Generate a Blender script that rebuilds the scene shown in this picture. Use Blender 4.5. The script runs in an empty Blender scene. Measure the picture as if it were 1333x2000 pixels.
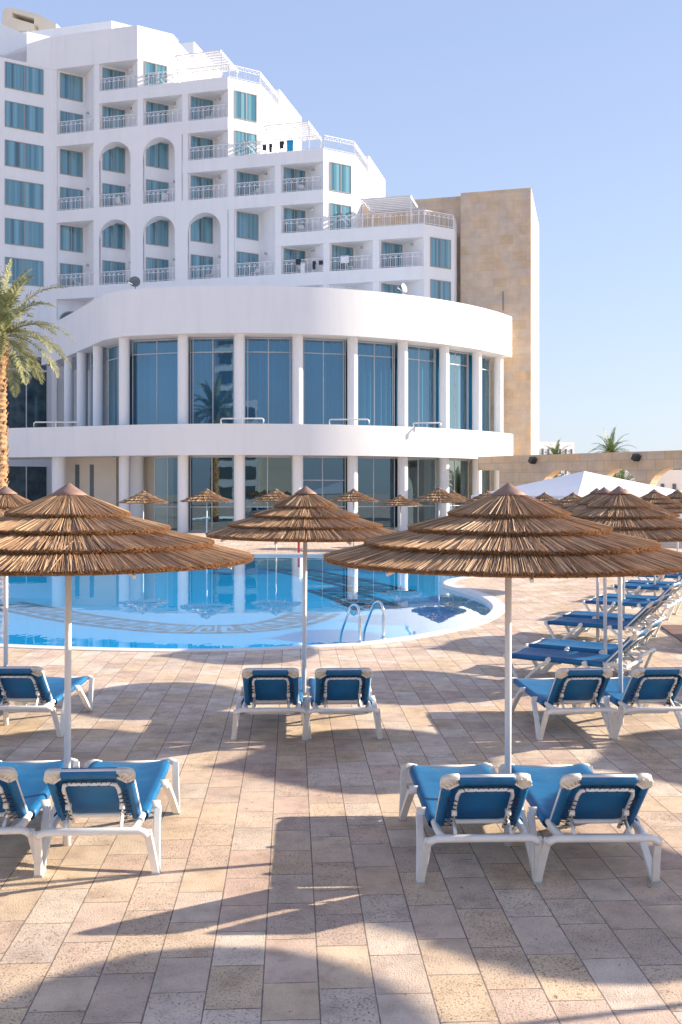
import bpy, bmesh, math, random
from mathutils import Vector, Matrix
random.seed(7)
PI = math.pi
R = math.radians
S = bpy.context.scene
COL = S.collection
# ------------------------------------------------------------------ camera
F = 1900.0                 # focal length in photo pixels
KD = F / 1750.0            # depth factor
CH = 2.5                   # eye height
cam = bpy.data.cameras.new('camera'); camo = bpy.data.objects.new('camera', cam); COL.objects.link(camo)
camo.location = (0, 0, CH); camo.rotation_euler = (PI/2, 0, 0)
cam.sensor_fit = 'VERTICAL'; cam.sensor_height = 36; cam.sensor_width = 24
cam.lens = 36*F/2000; cam.shift_y = -40/2000; cam.clip_end = 3000; cam.clip_start = .05
S.camera = camo
S.render.resolution_x = 682; S.render.resolution_y = 1024

def at(px, py, Y):         # world point seen at a photo pixel at depth Y
    return Vector(((px-666.5)/F*Y, Y, CH+(960-py)/F*Y))
# ------------------------------------------------------------------ materials
def newmat(name):
    m = bpy.data.materials.new(name); m.use_nodes = True
    nt = m.node_tree; b = nt.nodes['Principled BSDF']
    return m, nt, b
def N(nt, t, **kw):
    n = nt.nodes.new(t)
    for k, v in kw.items(): setattr(n, k, v)
    return n
def ramp(nt, stops, interp='LINEAR'):
    r = N(nt, 'ShaderNodeValToRGB'); r.color_ramp.interpolation = interp
    el = r.color_ramp.elements
    while len(el) < len(stops): el.new(.5)
    for e, (p, c) in zip(el, stops): e.position = p; e.color = (*c, 1)
    return r
def mixc(nt, fac, a, b, blend='MIX'):
    m = N(nt, 'ShaderNodeMix', data_type='RGBA', blend_type=blend)
    for s, v in ((m.inputs[0], fac), (m.inputs[6], a), (m.inputs[7], b)):
        if isinstance(v, (int, float)): s.default_value = v
        elif isinstance(v, tuple): s.default_value = (*v, 1) if len(v) == 3 else v
        else: nt.links.new(v, s)
    return m.outputs[2]
def math_(nt, op, a, b=None, c=None):
    m = N(nt, 'ShaderNodeMath', operation=op)
    for i, v in enumerate((a, b, c)):
        if v is None: continue
        if isinstance(v, (int, float)): m.inputs[i].default_value = v
        else: nt.links.new(v, m.inputs[i])
    return m.outputs[0]
def noise(nt, scale, detail=4, rough=.55, coord='Object', vec=None):
    n = N(nt, 'ShaderNodeTexNoise'); n.inputs['Scale'].default_value = scale
    n.inputs['Detail'].default_value = detail; n.inputs['Roughness'].default_value = rough
    if vec is None:
        tc = N(nt, 'ShaderNodeTexCoord'); vec = tc.outputs[coord]
    nt.links.new(vec, n.inputs['Vector'])
    return n.outputs['Fac']
def bump(nt, b, h, strength=.3, dist=.02):
    bp = N(nt, 'ShaderNodeBump'); bp.inputs['Strength'].default_value = strength
    bp.inputs['Distance'].default_value = dist
    nt.links.new(h, bp.inputs['Height']); nt.links.new(bp.outputs[0], b.inputs['Normal'])
def simple(name, col, rough=.5, var=.12, scale=6, metal=0, bmp=0, spec=.5):
    m, nt, b = newmat(name)
    n = noise(nt, scale)
    c0 = tuple(min(1, c*(1-var)) for c in col); c1 = tuple(min(1, c*(1+var)) for c in col)
    r = ramp(nt, [(.3, c0), (.7, c1)]); nt.links.new(n, r.inputs[0])
    nt.links.new(r.outputs[0], b.inputs['Base Color'])
    b.inputs['Roughness'].default_value = rough; b.inputs['Metallic'].default_value = metal
    b.inputs['Specular IOR Level'].default_value = spec
    if bmp: bump(nt, b, noise(nt, scale*8), bmp)
    return m

M = {}
M['render_white'] = simple('white_render', (.84, .84, .84), .75, .03, .35, bmp=.05)
def rendered(name, col):
    m, nt, b = newmat(name)
    tc = N(nt, 'ShaderNodeTexCoord'); mp = N(nt, 'ShaderNodeMapping'); mp.inputs['Scale'].default_value = (1.6, 1.6, .13); nt.links.new(tc.outputs['Object'], mp.inputs['Vector'])
    n = noise(nt, 1.0, 6, .65, vec=mp.outputs[0]); r = ramp(nt, [(.30, tuple(c*.945 for c in col)), (.52, col), (1, col)]); nt.links.new(n, r.inputs[0])
    n2 = noise(nt, .25, 4, .6); r2 = ramp(nt, [(.3, (.955, .955, .96)), (.7, (1.01, 1.005, 1))]); nt.links.new(n2, r2.inputs[0])
    nt.links.new(mixc(nt, 1.0, r.outputs[0], r2.outputs[0], 'MULTIPLY'), b.inputs['Base Color']); b.inputs['Roughness'].default_value = .8
    bump(nt, b, noise(nt, 9, 4), .12, .01)
    return m
M['render_white'] = rendered('white_render', (.83, .85, .87))
M['cream'] = simple('cream_render', (.66, .60, .50), .8, .04, .8)
M['white_metal'] = simple('white_metal', (.78, .78, .79), .4, .03, 4)
M['white_plastic'] = simple('white_plastic', (.80, .79, .76), .38, .05, 9)
M['cream_plastic'] = simple('cream_plastic', (.78, .73, .64), .45, .10, 14)
M['dark_frame'] = simple('dark_frame', (.10, .13, .15), .4, .1, 5)
M['grey_frame'] = simple('grey_frame', (.42, .45, .48), .4, .05, 5)
M['room_frame'] = simple('room_frame', (.30, .30, .29), .4, .08, 5)
M['chrome'] = simple('chrome', (.75, .76, .78), .12, .02, 5, metal=1)
M['navy'] = simple('navy_cord', (.01, .02, .06), .7, .1, 9)
M['cap'] = simple('cap_leather', (.25, .155, .125), .6, .12, 30, bmp=.2)
M['bark'] = simple('palm_bark', (.42, .24, .12), .9, .35, 9, bmp=.6)
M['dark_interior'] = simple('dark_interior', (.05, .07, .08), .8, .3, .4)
M['canvas'] = simple('white_canvas', (.80, .81, .84), .8, .03, 2)
M['black'] = simple('black_metal', (.03, .03, .035), .5, .1, 4)
M['red'] = simple('red_paint', (.65, .05, .05), .4, .05, 4)
M['turquoise'] = simple('turquoise_towel', (.02, .35, .60), .9, .15, 14)
M['tan_cloth'] = simple('tan_cloth', (.45, .28, .16), .9, .15, 8)
M['soil'] = simple('soil', (.25, .2, .15), .9, .2, 3)

# stone cladding
def stone(name, cols, bw, bh, mortar=.01, rot=0.0):
    m, nt, b = newmat(name)
    tc = N(nt, 'ShaderNodeTexCoord'); mp = N(nt, 'ShaderNodeMapping')
    nt.links.new(tc.outputs['UV'], mp.inputs['Vector'])
    br = N(nt, 'ShaderNodeTexBrick'); br.offset = .5
    br.inputs['Color1'].default_value = (0, 0, 0, 1); br.inputs['Color2'].default_value = (1, 1, 1, 1)
    br.inputs['Mortar'].default_value = (.5, .5, .5, 1)
    br.inputs['Scale'].default_value = 1; br.inputs['Mortar Size'].default_value = mortar
    br.inputs['Brick Width'].default_value = bw; br.inputs['Row Height'].default_value = bh
    nt.links.new(mp.outputs[0], br.inputs['Vector'])
    r = ramp(nt, [(i/(len(cols)-1), c) for i, c in enumerate(cols)]); nt.links.new(br.outputs['Color'], r.inputs[0])
    nz = noise(nt, 1.3, 6, .6)
    r2 = ramp(nt, [(.3, (.82, .82, .84)), (.7, (1.10, 1.08, 1.05))]); nt.links.new(nz, r2.inputs[0])
    c = mixc(nt, 1.0, r.outputs[0], r2.outputs[0], 'MULTIPLY')
    c = mixc(nt, br.outputs['Fac'], c, (.36, .30, .24))
    nt.links.new(c, b.inputs['Base Color']); b.inputs['Roughness'].default_value = .85
    bump(nt, b, noise(nt, 12, 4), .25, .02)
    return m
M['stone'] = stone('stone_cladding', [(.60, .45, .30), (.64, .50, .36), (.60, .52, .44), (.66, .52, .37), (.62, .52, .42), (.68, .50, .33)], .95, .62, .004)
M['arcade_stone'] = stone('arcade_stone', [(.60, .45, .29), (.64, .51, .37), (.60, .50, .39), (.66, .49, .31)], 1.1, .62, .012)

# travertine paving
def paving():
    m, nt, b = newmat('travertine_paving')
    tc = N(nt, 'ShaderNodeTexCoord'); mp = N(nt, 'ShaderNodeMapping')
    mp.inputs['Rotation'].default_value = (0, 0, -R(2.9)); mp.inputs['Location'].default_value = (.145, 0, 0)
    nt.links.new(tc.outputs['Object'], mp.inputs['Vector'])
    sp = N(nt, 'ShaderNodeSeparateXYZ'); nt.links.new(mp.outputs[0], sp.inputs[0])
    xs = math_(nt, 'DIVIDE', sp.outputs[0], .281)
    sid = math_(nt, 'FLOOR', xs); fx = math_(nt, 'FRACT', xs)
    w = math_(nt, 'MULTIPLY_ADD', sid, 37.31, math_(nt, 'MULTIPLY', sp.outputs[1], 2.35))
    def vor(feat):
        v = N(nt, 'ShaderNodeTexVoronoi', voronoi_dimensions='1D', feature=feat)
        v.inputs['Scale'].default_value = 1; v.inputs['Randomness'].default_value = .62
        nt.links.new(w, v.inputs['W']); return v
    ve = vor('DISTANCE_TO_EDGE'); vc = vor('F1')
    ex = math_(nt, 'MULTIPLY', math_(nt, 'MINIMUM', fx, math_(nt, 'SUBTRACT', 1.0, fx)), .281)
    ey = math_(nt, 'DIVIDE', ve.outputs['Distance'], 2.35)
    # joints: long joints wider than the cross joints
    jn = noise(nt, 9, 3)
    jw = math_(nt, 'MULTIPLY_ADD', jn, .007, .0003)
    jx = math_(nt, 'LESS_THAN', ex, jw)
    jy = math_(nt, 'LESS_THAN', ey, math_(nt, 'MULTIPLY_ADD', jn, .008, -.0010))
    joint = math_(nt, 'MAXIMUM', jx, jy)
    sc = N(nt, 'ShaderNodeSeparateColor'); nt.links.new(vc.outputs['Color'], sc.inputs[0])
    r = ramp(nt, [(0, (.68, .51, .42)), (.18, (.75, .60, .48)), (.34, (.77, .60, .42)), (.5, (.74, .62, .52)), (.66, (.82, .70, .58)), (.82, (.65, .51, .42)), (1, (.78, .62, .45))])
    nt.links.new(sc.outputs[0], r.inputs[0])
    # per-tile vector so that the veins break at each joint
    cv = N(nt, 'ShaderNodeVectorMath', operation='SCALE'); nt.links.new(vc.outputs['Color'], cv.inputs[0]); cv.inputs['Scale'].default_value = 20
    ad = N(nt, 'ShaderNodeVectorMath', operation='ADD'); nt.links.new(mp.outputs[0], ad.inputs[0]); nt.links.new(cv.outputs[0], ad.inputs[1])
    cloud = noise(nt, 5, 6, .62, vec=ad.outputs[0])
    r2 = ramp(nt, [(.28, (.74, .70, .68)), (.5, (1, 1, 1)), (.72, (1.16, 1.14, 1.1))]); nt.links.new(cloud, r2.inputs[0])
    c = mixc(nt, 1.0, r.outputs[0], r2.outputs[0], 'MULTIPLY')
    # rusty / pink stains
    st = noise(nt, 3.1, 5, .7, vec=ad.outputs[0])
    rs = ramp(nt, [(.60, (0, 0, 0)), (.74, (1, 1, 1))]); nt.links.new(st, rs.inputs[0])
    c = mixc(nt, math_(nt, 'MULTIPLY', rs.outputs[0], .28), c, (.58, .30, .17))
    # dirt blotches over larger areas
    dz = noise(nt, .9, 5, .65)
    rd = ramp(nt, [(.36, (.80, .78, .76)), (.62, (1.04, 1.04, 1.04))]); nt.links.new(dz, rd.inputs[0])
    c = mixc(nt, 1.0, c, rd.outputs[0], 'MULTIPLY')
    # pits
    p1 = noise(nt, 80, 4, .75, vec=ad.outputs[0])
    roughsel = ramp(nt, [(.25, (.0, .0, .0)), (.55, (1, 1, 1))]); nt.links.new(sc.outputs[1], roughsel.inputs[0])
    thr = math_(nt, 'MULTIPLY_ADD', roughsel.outputs[0], .065, .355)
    pit = math_(nt, 'SUBTRACT', thr, p1)
    pitm = N(nt, 'ShaderNodeMapRange'); pitm.inputs['From Min'].default_value = 0; pitm.inputs['From Max'].default_value = .05
    nt.links.new(pit, pitm.inputs['Value'])
    p2 = noise(nt, 17, 2, .5, vec=ad.outputs[0])
    pl = N(nt, 'ShaderNodeMapRange'); pl.inputs['From Min'].default_value = .27; pl.inputs['From Max'].default_value = .24
    nt.links.new(p2, pl.inputs['Value'])
    pm = math_(nt, 'MAXIMUM', pitm.outputs[0], pl.outputs[0])
    c = mixc(nt, math_(nt, 'MULTIPLY', pm, .62), c, (.20, .135, .095))
    c = mixc(nt, math_(nt, 'MULTIPLY', joint, .9), c, (.21, .17, .15))
    nt.links.new(c, b.inputs['Base Color'])
    b.inputs['Roughness'].default_value = .72; b.inputs['Specular IOR Level'].default_value = .3
    g = noise(nt, 120, 2, .6)
    h = math_(nt, 'SUBTRACT', math_(nt, 'MULTIPLY', g, .35), math_(nt, 'MULTIPLY', pm, .8))
    h = math_(nt, 'ADD', h, math_(nt, 'MULTIPLY', p1, .9))
    h = math_(nt, 'SUBTRACT', h, math_(nt, 'MULTIPLY', joint, 1.3))
    h = math_(nt, 'ADD', h, math_(nt, 'MULTIPLY', sc.outputs[2], .5))
    bump(nt, b, h, .9, .010)
    return m
M['paving'] = paving()
M['coping'] = simple('white_coping', (.74, .73, .70), .55, .05, 7)

def deckmat():
    m, nt, b = newmat('timber_deck')
    tc = N(nt, 'ShaderNodeTexCoord'); mp = N(nt, 'ShaderNodeMapping'); mp.inputs['Scale'].default_value = (.25, 7, 1)
    nt.links.new(tc.outputs['Object'], mp.inputs['Vector'])
    sp = N(nt, 'ShaderNodeSeparateXYZ'); nt.links.new(mp.outputs[0], sp.inputs[0])
    fy = math_(nt, 'FRACT', sp.outputs[1]); j = math_(nt, 'LESS_THAN', fy, .09)
    n = noise(nt, 3, 5, vec=mp.outputs[0])
    r = ramp(nt, [(.3, (.17, .10, .075)), (.7, (.30, .19, .15))]); nt.links.new(n, r.inputs[0])
    c = mixc(nt, j, r.outputs[0], (.03, .025, .02)); nt.links.new(c, b.inputs['Base Color']); b.inputs['Roughness'].default_value = .6
    return m
M['deck'] = deckmat()

# sling fabric
def sling():
    m, nt, b = newmat('blue_sling')
    n = noise(nt, 5, 5); r = ramp(nt, [(.3, (.006, .14, .37)), (.7, (.014, .22, .50))]); nt.links.new(n, r.inputs[0])
    d = noise(nt, 2.1, 5, .7); rd = ramp(nt, [(.55, (0, 0, 0)), (.75, (1, 1, 1))]); nt.links.new(d, rd.inputs[0])
    c = mixc(nt, math_(nt, 'MULTIPLY', rd.outputs[0], .22), r.outputs[0], (.25, .38, .48))
    nt.links.new(c, b.inputs['Base Color']); b.inputs['Roughness'].default_value = .5
    tr = N(nt, 'ShaderNodeBsdfTranslucent'); nt.links.new(c, tr.inputs['Color'])
    mx = N(nt, 'ShaderNodeMixShader'); mx.inputs[0].default_value = .22
    out = nt.nodes['Material Output']
    nt.links.new(b.outputs[0], mx.inputs[1]); nt.links.new(tr.outputs[0], mx.inputs[2]); nt.links.new(mx.outputs[0], out.inputs[0])
    w = noise(nt, 260, 1); bump(nt, b, w, .15, .002)
    return m
M['sling'] = sling()

def thatch(name, stops, tip):
    m, nt, b = newmat(name)
    g = N(nt, 'ShaderNodeNewGeometry')
    r = ramp(nt, stops); nt.links.new(g.outputs['Random Per Island'], r.inputs[0])
    uv = N(nt, 'ShaderNodeUVMap'); sp = N(nt, 'ShaderNodeSeparateXYZ'); nt.links.new(uv.outputs[0], sp.inputs[0])
    mr = N(nt, 'ShaderNodeMapRange'); mr.inputs['From Min'].default_value = .955; mr.inputs['From Max'].default_value = .99
    nt.links.new(sp.outputs[1], mr.inputs['Value'])
    c = mixc(nt, math_(nt, 'MULTIPLY', mr.outputs[0], .75), r.outputs[0], tip)
    n = noise(nt, 6, 4); rn = ramp(nt, [(.3, (.8, .8, .8)), (.7, (1.15, 1.15, 1.15))]); nt.links.new(n, rn.inputs[0])
    c = mixc(nt, 1.0, c, rn.outputs[0], 'MULTIPLY')
    nt.links.new(c, b.inputs['Base Color']); b.inputs['Roughness'].default_value = .55
    b.inputs['Specular IOR Level'].default_value = .35
    return m
M['thatch'] = thatch('reed_thatch', [(0, (.21, .115, .06)), (.25, (.35, .205, .11)), (.5, (.46, .28, .15)), (.78, (.57, .37, .21)), (.94, (.68, .50, .32)), (1, (.26, .15, .08))], (.40, .19, .07))
M['underthatch'] = simple('reed_mat', (.30, .18, .09), .9, .3, 30, bmp=.5)

def leaf(name, a, bcol, yellow=.1):
    m, nt, b = newmat(name)
    g = N(nt, 'ShaderNodeNewGeometry')
    r = ramp(nt, [(0, a), (1-yellow, bcol), (1, (.34, .30, .08))]); nt.links.new(g.outputs['Random Per Island'], r.inputs[0])
    nt.links.new(r.outputs[0], b.inputs['Base Color']); b.inputs['Roughness'].default_value = .5
    tr = N(nt, 'ShaderNodeBsdfTranslucent'); nt.links.new(r.outputs[0], tr.inputs['Color'])
    mx = N(nt, 'ShaderNodeMixShader'); mx.inputs[0].default_value = .3
    nt.links.new(b.outputs[0], mx.inputs[1]); nt.links.new(tr.outputs[0], mx.inputs[2])
    nt.links.new(mx.outputs[0], nt.nodes['Material Output'].inputs[0])
    return m
M['palm_leaf'] = leaf('palm_leaf', (.16, .19, .08), (.40, .39, .20), .12)
M['green_leaf'] = leaf('green_leaf', (.05, .11, .03), (.16, .24, .06))

def fresnel(nt, ior):
    fr = N(nt, 'ShaderNodeFresnel'); g = N(nt, 'ShaderNodeNewGeometry')
    nt.links.new(math_(nt, 'MULTIPLY_ADD', g.outputs['Backfacing'], 1/ior-ior, ior), fr.inputs['IOR'])
    return fr.outputs[0]
def glass(name, tint, refl=.1, rough=.0, trans=.55):
    """reflective window glass: clear see-through layer under a mirror layer that grows at grazing angles"""
    m, nt, b = newmat(name)
    nt.nodes.remove(b)
    f = math_(nt, 'MULTIPLY_ADD', fresnel(nt, 1.5), 1.0, refl)
    f = math_(nt, 'MINIMUM', f, .95)
    tr = N(nt, 'ShaderNodeBsdfTransparent'); tr.inputs['Color'].default_value = (*[t*trans for t in tint], 1)
    gl = N(nt, 'ShaderNodeBsdfGlossy'); gl.inputs['Roughness'].default_value = rough; gl.inputs['Color'].default_value = (.50, .78, 1, 1)
    bp = N(nt, 'ShaderNodeBump'); bp.inputs['Strength'].default_value = .03; bp.inputs['Distance'].default_value = .05
    nt.links.new(noise(nt, .8, 2), bp.inputs['Height']); nt.links.new(bp.outputs[0], gl.inputs['Normal'])
    mx = N(nt, 'ShaderNodeMixShader'); nt.links.new(f, mx.inputs[0])
    nt.links.new(tr.outputs[0], mx.inputs[1]); nt.links.new(gl.outputs[0], mx.inputs[2])
    nt.links.new(mx.outputs[0], nt.nodes['Material Output'].inputs[0])
    return m
M['hall_glass'] = glass('hall_glass', (.55, .88, 1.0), .17, trans=.9)
M['ground_glass'] = glass('ground_glass', (.75, .92, .95), .15, trans=.5)

def pane_mat():
    """hotel room pane: curtain folds behind reflective glass"""
    m, nt, b = newmat('room_pane')
    tc = N(nt, 'ShaderNodeTexCoord'); sp = N(nt, 'ShaderNodeSeparateXYZ'); nt.links.new(tc.outputs['UV'], sp.inputs[0])
    oi = N(nt, 'ShaderNodeObjectInfo')
    wv = math_(nt, 'SINE', math_(nt, 'MULTIPLY_ADD', sp.outputs[0], 21, math_(nt, 'MULTIPLY', oi.outputs['Random'], 40)))
    n1 = N(nt, 'ShaderNodeTexNoise', noise_dimensions='1D'); n1.inputs['Scale'].default_value = 2.2
    nt.links.new(math_(nt, 'MULTIPLY_ADD', oi.outputs['Random'], 77, sp.outputs[0]), n1.inputs['W'])
    fo = math_(nt, 'MULTIPLY_ADD', wv, .05, n1.outputs['Fac'])
    r = ramp(nt, [(.3, (.05, .17, .24)), (.72, (.17, .37, .45))]); nt.links.new(fo, r.inputs[0])
    # a dark gap where the curtain is open, a different width in each room
    gp = math_(nt, 'MULTIPLY', oi.outputs['Random'], .55)
    op = math_(nt, 'LESS_THAN', math_(nt, 'ABSOLUTE', math_(nt, 'SUBTRACT', sp.outputs[0], math_(nt, 'MULTIPLY_ADD', oi.outputs['Random'], .8, .15))), math_(nt, 'MULTIPLY', gp, .28))
    c = mixc(nt, math_(nt, 'MULTIPLY', op, .75), r.outputs[0], (.03, .07, .09))
    nt.links.new(c, b.inputs['Base Color']); b.inputs['Roughness'].default_value = .06
    b.inputs['Specular IOR Level'].default_value = .9; b.inputs['Coat Weight'].default_value = .6; b.inputs['Coat Roughness'].default_value = .02
    return m
M['pane'] = pane_mat()
def dark_pane():
    m, nt, b = newmat('dark_pane')
    n = noise(nt, .5, 4, .7); r = ramp(nt, [(.35, (.025, .045, .06)), (.65, (.10, .16, .19))]); nt.links.new(n, r.inputs[0])
    nt.links.new(r.outputs[0], b.inputs['Base Color']); b.inputs['Roughness'].default_value = .04; b.inputs['Specular IOR Level'].default_value = .8
    return m
M['dark_pane'] = dark_pane()
def curtain():
    m, nt, b = newmat('blue_curtain')
    tc = N(nt, 'ShaderNodeTexCoord'); sp = N(nt, 'ShaderNodeSeparateXYZ'); nt.links.new(tc.outputs['UV'], sp.inputs[0])
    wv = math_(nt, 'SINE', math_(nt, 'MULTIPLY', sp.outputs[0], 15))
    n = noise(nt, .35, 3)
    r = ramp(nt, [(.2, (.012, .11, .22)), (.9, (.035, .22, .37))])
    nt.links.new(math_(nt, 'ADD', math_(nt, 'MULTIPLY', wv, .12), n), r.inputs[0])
    nt.links.new(r.outputs[0], b.inputs['Base Color']); b.inputs['Roughness'].default_value = .8
    return m
M['curtain'] = curtain()

def water():
    m, nt, b = newmat('pool_water'); nt.nodes.remove(b)
    ff = math_(nt, 'MINIMUM', math_(nt, 'MULTIPLY', fresnel(nt, 1.33), 1.15), 1.0)
    tr = N(nt, 'ShaderNodeBsdfTransparent'); tr.inputs['Color'].default_value = (.45, .93, 1.0, 1)
    gl = N(nt, 'ShaderNodeBsdfGlossy'); gl.inputs['Roughness'].default_value = .0; gl.inputs['Color'].default_value = (.88, .97, 1, 1)
    mp = N(nt, 'ShaderNodeMapping'); tc = N(nt, 'ShaderNodeTexCoord'); nt.links.new(tc.outputs['Object'], mp.inputs['Vector'])
    mp.inputs['Scale'].default_value = (1, .45, 1)
    n = noise(nt, 1.6, 3, .5, vec=mp.outputs[0])
    bp = N(nt, 'ShaderNodeBump'); bp.inputs['Strength'].default_value = .12; bp.inputs['Distance'].default_value = .018
    nt.links.new(n, bp.inputs['Height'])
    nt.links.new(bp.outputs[0], gl.inputs['Normal'])
    mx = N(nt, 'ShaderNodeMixShader'); nt.links.new(ff, mx.inputs[0])
    nt.links.new(tr.outputs[0], mx.inputs[1]); nt.links.new(gl.outputs[0], mx.inputs[2])
    nt.links.new(mx.outputs[0], nt.nodes['Material Output'].inputs[0])
    return m
M['water'] = water()
M['pool_tile'] = simple('pool_tile', (.0, .50, .92), .5, .06, .8)
M['pool_key'] = simple('pool_key', (.0, .13, .26), .5, .06, 3)
M['pool_key_dark'] = simple('pool_key_dark', (.01, .06, .16), .5, .06, 3)

# ------------------------------------------------------------------ mesh helpers
class MB:
    def __init__(s): s.bm = bmesh.new(); s.uv = s.bm.loops.layers.uv.new('UVMap')
    def poly(s, pts, uvs=None, smooth=False):
        vs = [s.bm.verts.new(p) for p in pts]
        try: f = s.bm.faces.new(vs)
        except ValueError: return None
        f.smooth = smooth
        if uvs:
            for l, u in zip(f.loops, uvs): l[s.uv].uv = u
        return f
    def grid(s, rows, close=False, smooth=True, uvs=None):
        vr = [[s.bm.verts.new(p) for p in r] for r in rows]
        n = len(rows[0])
        for i in range(len(rows)-1):
            for j in range(n if close else n-1):
                k = (j+1) % n
                try: f = s.bm.faces.new((vr[i][j], vr[i][k], vr[i+1][k], vr[i+1][j]))
                except ValueError: continue
                f.smooth = smooth
                if uvs:
                    for l, (a, b2) in zip(f.loops, ((i, j), (i, j+1), (i+1, j+1), (i+1, j))): l[s.uv].uv = uvs(a, b2)
        return vr
    def box(s, c, d, rz=0, tilt=None):
        m = Matrix.Translation(c) @ Matrix.Rotation(rz, 4, 'Z')
        if tilt: m = m @ tilt
        x, y, z = d[0]/2, d[1]/2, d[2]/2
        v = [s.bm.verts.new(m @ Vector(p)) for p in ((-x,-y,-z),(x,-y,-z),(x,y,-z),(-x,y,-z),(-x,-y,z),(x,-y,z),(x,y,z),(-x,y,z))]
        for q in ((0,3,2,1),(4,5,6,7),(0,1,5,4),(1,2,6,5),(2,3,7,6),(3,0,4,7)): s.bm.faces.new([v[i] for i in q])
    def bar(s, a, b, w, h=None, up=Vector((0,0,1))):
        a = Vector(a); b = Vector(b); h = h or w
        d = (b-a); L = d.length
        if L < 1e-6: return
        d /= L; x = d.cross(up)
        if x.length < 1e-4: x = d.cross(Vector((1,0,0)))
        x.normalize(); y = x.cross(d).normalized()
        v = [s.bm.verts.new(p + x*sx*w/2 + y*sy*h/2) for p in (a, b) for sx, sy in ((-1,-1),(1,-1),(1,1),(-1,1))]
        for q in ((0,1,2,3),(7,6,5,4),(0,4,5,1),(1,5,6,2),(2,6,7,3),(3,7,4,0)): s.bm.faces.new([v[i] for i in q])
    def tube(s, pts, r, n=10, close=False, sq=1.0, caps=True):
        pts = [Vector(p) for p in pts]; rows = []
        up = Vector((0,0,1)); m = len(pts)
        for i, p in enumerate(pts):
            if close: t = pts[(i+1) % m]-pts[i-1]
            else: t = pts[min(i+1, m-1)]-pts[max(i-1, 0)]
            t.normalize(); x = t.cross(up)
            if x.length < .02: x = t.cross(Vector((0,1,0)))
            x.normalize(); y = x.cross(t)
            rr = r[i] if isinstance(r, (list, tuple)) else r
            rows.append([p + x*math.cos(2*PI*k/n)*rr + y*math.sin(2*PI*k/n)*rr*sq for k in range(n)])
        if close: rows.append(rows[0])
        vr = s.grid(rows, close=True)
        if caps and not close:
            s.bm.faces.new(vr[0][::-1]); s.bm.faces.new(vr[-1])
    def lathe(s, prof, n=32, c=(0,0,0)):
        rows = [[Vector((c[0]+r*math.cos(2*PI*k/n), c[1]+r*math.sin(2*PI*k/n), c[2]+z)) for k in range(n)] for r, z in prof]
        s.grid(rows, close=True)
    def prism(s, pts, z0, z1, top=True, bottom=True, uvm=True):
        n = len(pts); d = 0
        for i in range(n):
            a, b = pts[i], pts[(i+1) % n]; L = math.hypot(b[0]-a[0], b[1]-a[1])
            s.poly([(a[0],a[1],z0),(b[0],b[1],z0),(b[0],b[1],z1),(a[0],a[1],z1)], [(d,z0),(d+L,z0),(d+L,z1),(d,z1)]); d += L
        if top: s.poly([(p[0],p[1],z1) for p in pts], [(p[0],p[1]) for p in pts])
        if bottom: s.poly([(p[0],p[1],z0) for p in pts][::-1], [(p[0],p[1]) for p in pts][::-1])
    def strip(s, outer, inner, z0, z1):
        """wall between two paths (open), with top, bottom, ends; smooth sides"""
        for path, flip in ((outer, False), (inner, True)):
            L = [0]
            for i in range(1, len(path)): L.append(L[-1]+math.dist(path[i], path[i-1]))
            rows = [[(p[0],p[1],z0) for p in path], [(p[0],p[1],z1) for p in path]]
            if flip: rows = rows[::-1]
            s.grid(rows, smooth=True, uvs=lambda i, j, L=L: (L[j], z0 if i == 0 else z1))
        for z, fl in ((z1, False), (z0, True)):
            rows = [[(p[0],p[1],z) for p in outer], [(p[0],p[1],z) for p in inner]]
            if fl: rows = rows[::-1]
            s.grid(rows, smooth=False)
        for k in (0, -1):
            o, i_ = outer[k], inner[k]
            s.poly([(o[0],o[1],z0),(i_[0],i_[1],z0),(i_[0],i_[1],z1),(o[0],o[1],z1)])
    def build(s, name, mat, parent=None, bevel=0, weld=False, recalc=True):
        if weld: bmesh.ops.remove_doubles(s.bm, verts=s.bm.verts, dist=1e-5)
        if recalc: bmesh.ops.recalc_face_normals(s.bm, faces=s.bm.faces)
        me = bpy.data.meshes.new(name); s.bm.to_mesh(me); s.bm.free()
        o = bpy.data.objects.new(name, me); COL.objects.link(o)
        me.materials.append(M[mat] if isinstance(mat, str) else mat)
        if bevel:
            md = o.modifiers.new('bevel', 'BEVEL'); md.width = bevel; md.segments = 2; md.limit_method = 'ANGLE'; md.harden_normals = False
        if parent: o.parent = parent
        return o
def tag(o, label=None, cat=None, group=None, kind=None):
    if label: o['label'] = label
    if cat: o['category'] = cat
    if group: o['group'] = group
    if kind: o['kind'] = kind
    return o
def empty(name, loc=(0,0,0), rz=0):
    o = bpy.data.objects.new(name, None); COL.objects.link(o); o.location = loc; o.rotation_euler = (0,0,rz); o.empty_display_size = .2
    return o
def copy_tree(o, parent=None):
    c = o.copy(); COL.objects.link(c)
    if parent: c.parent = parent
    for ch in [x for x in bpy.data.objects if x.parent == o]: copy_tree(ch, c)
    return c

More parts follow.
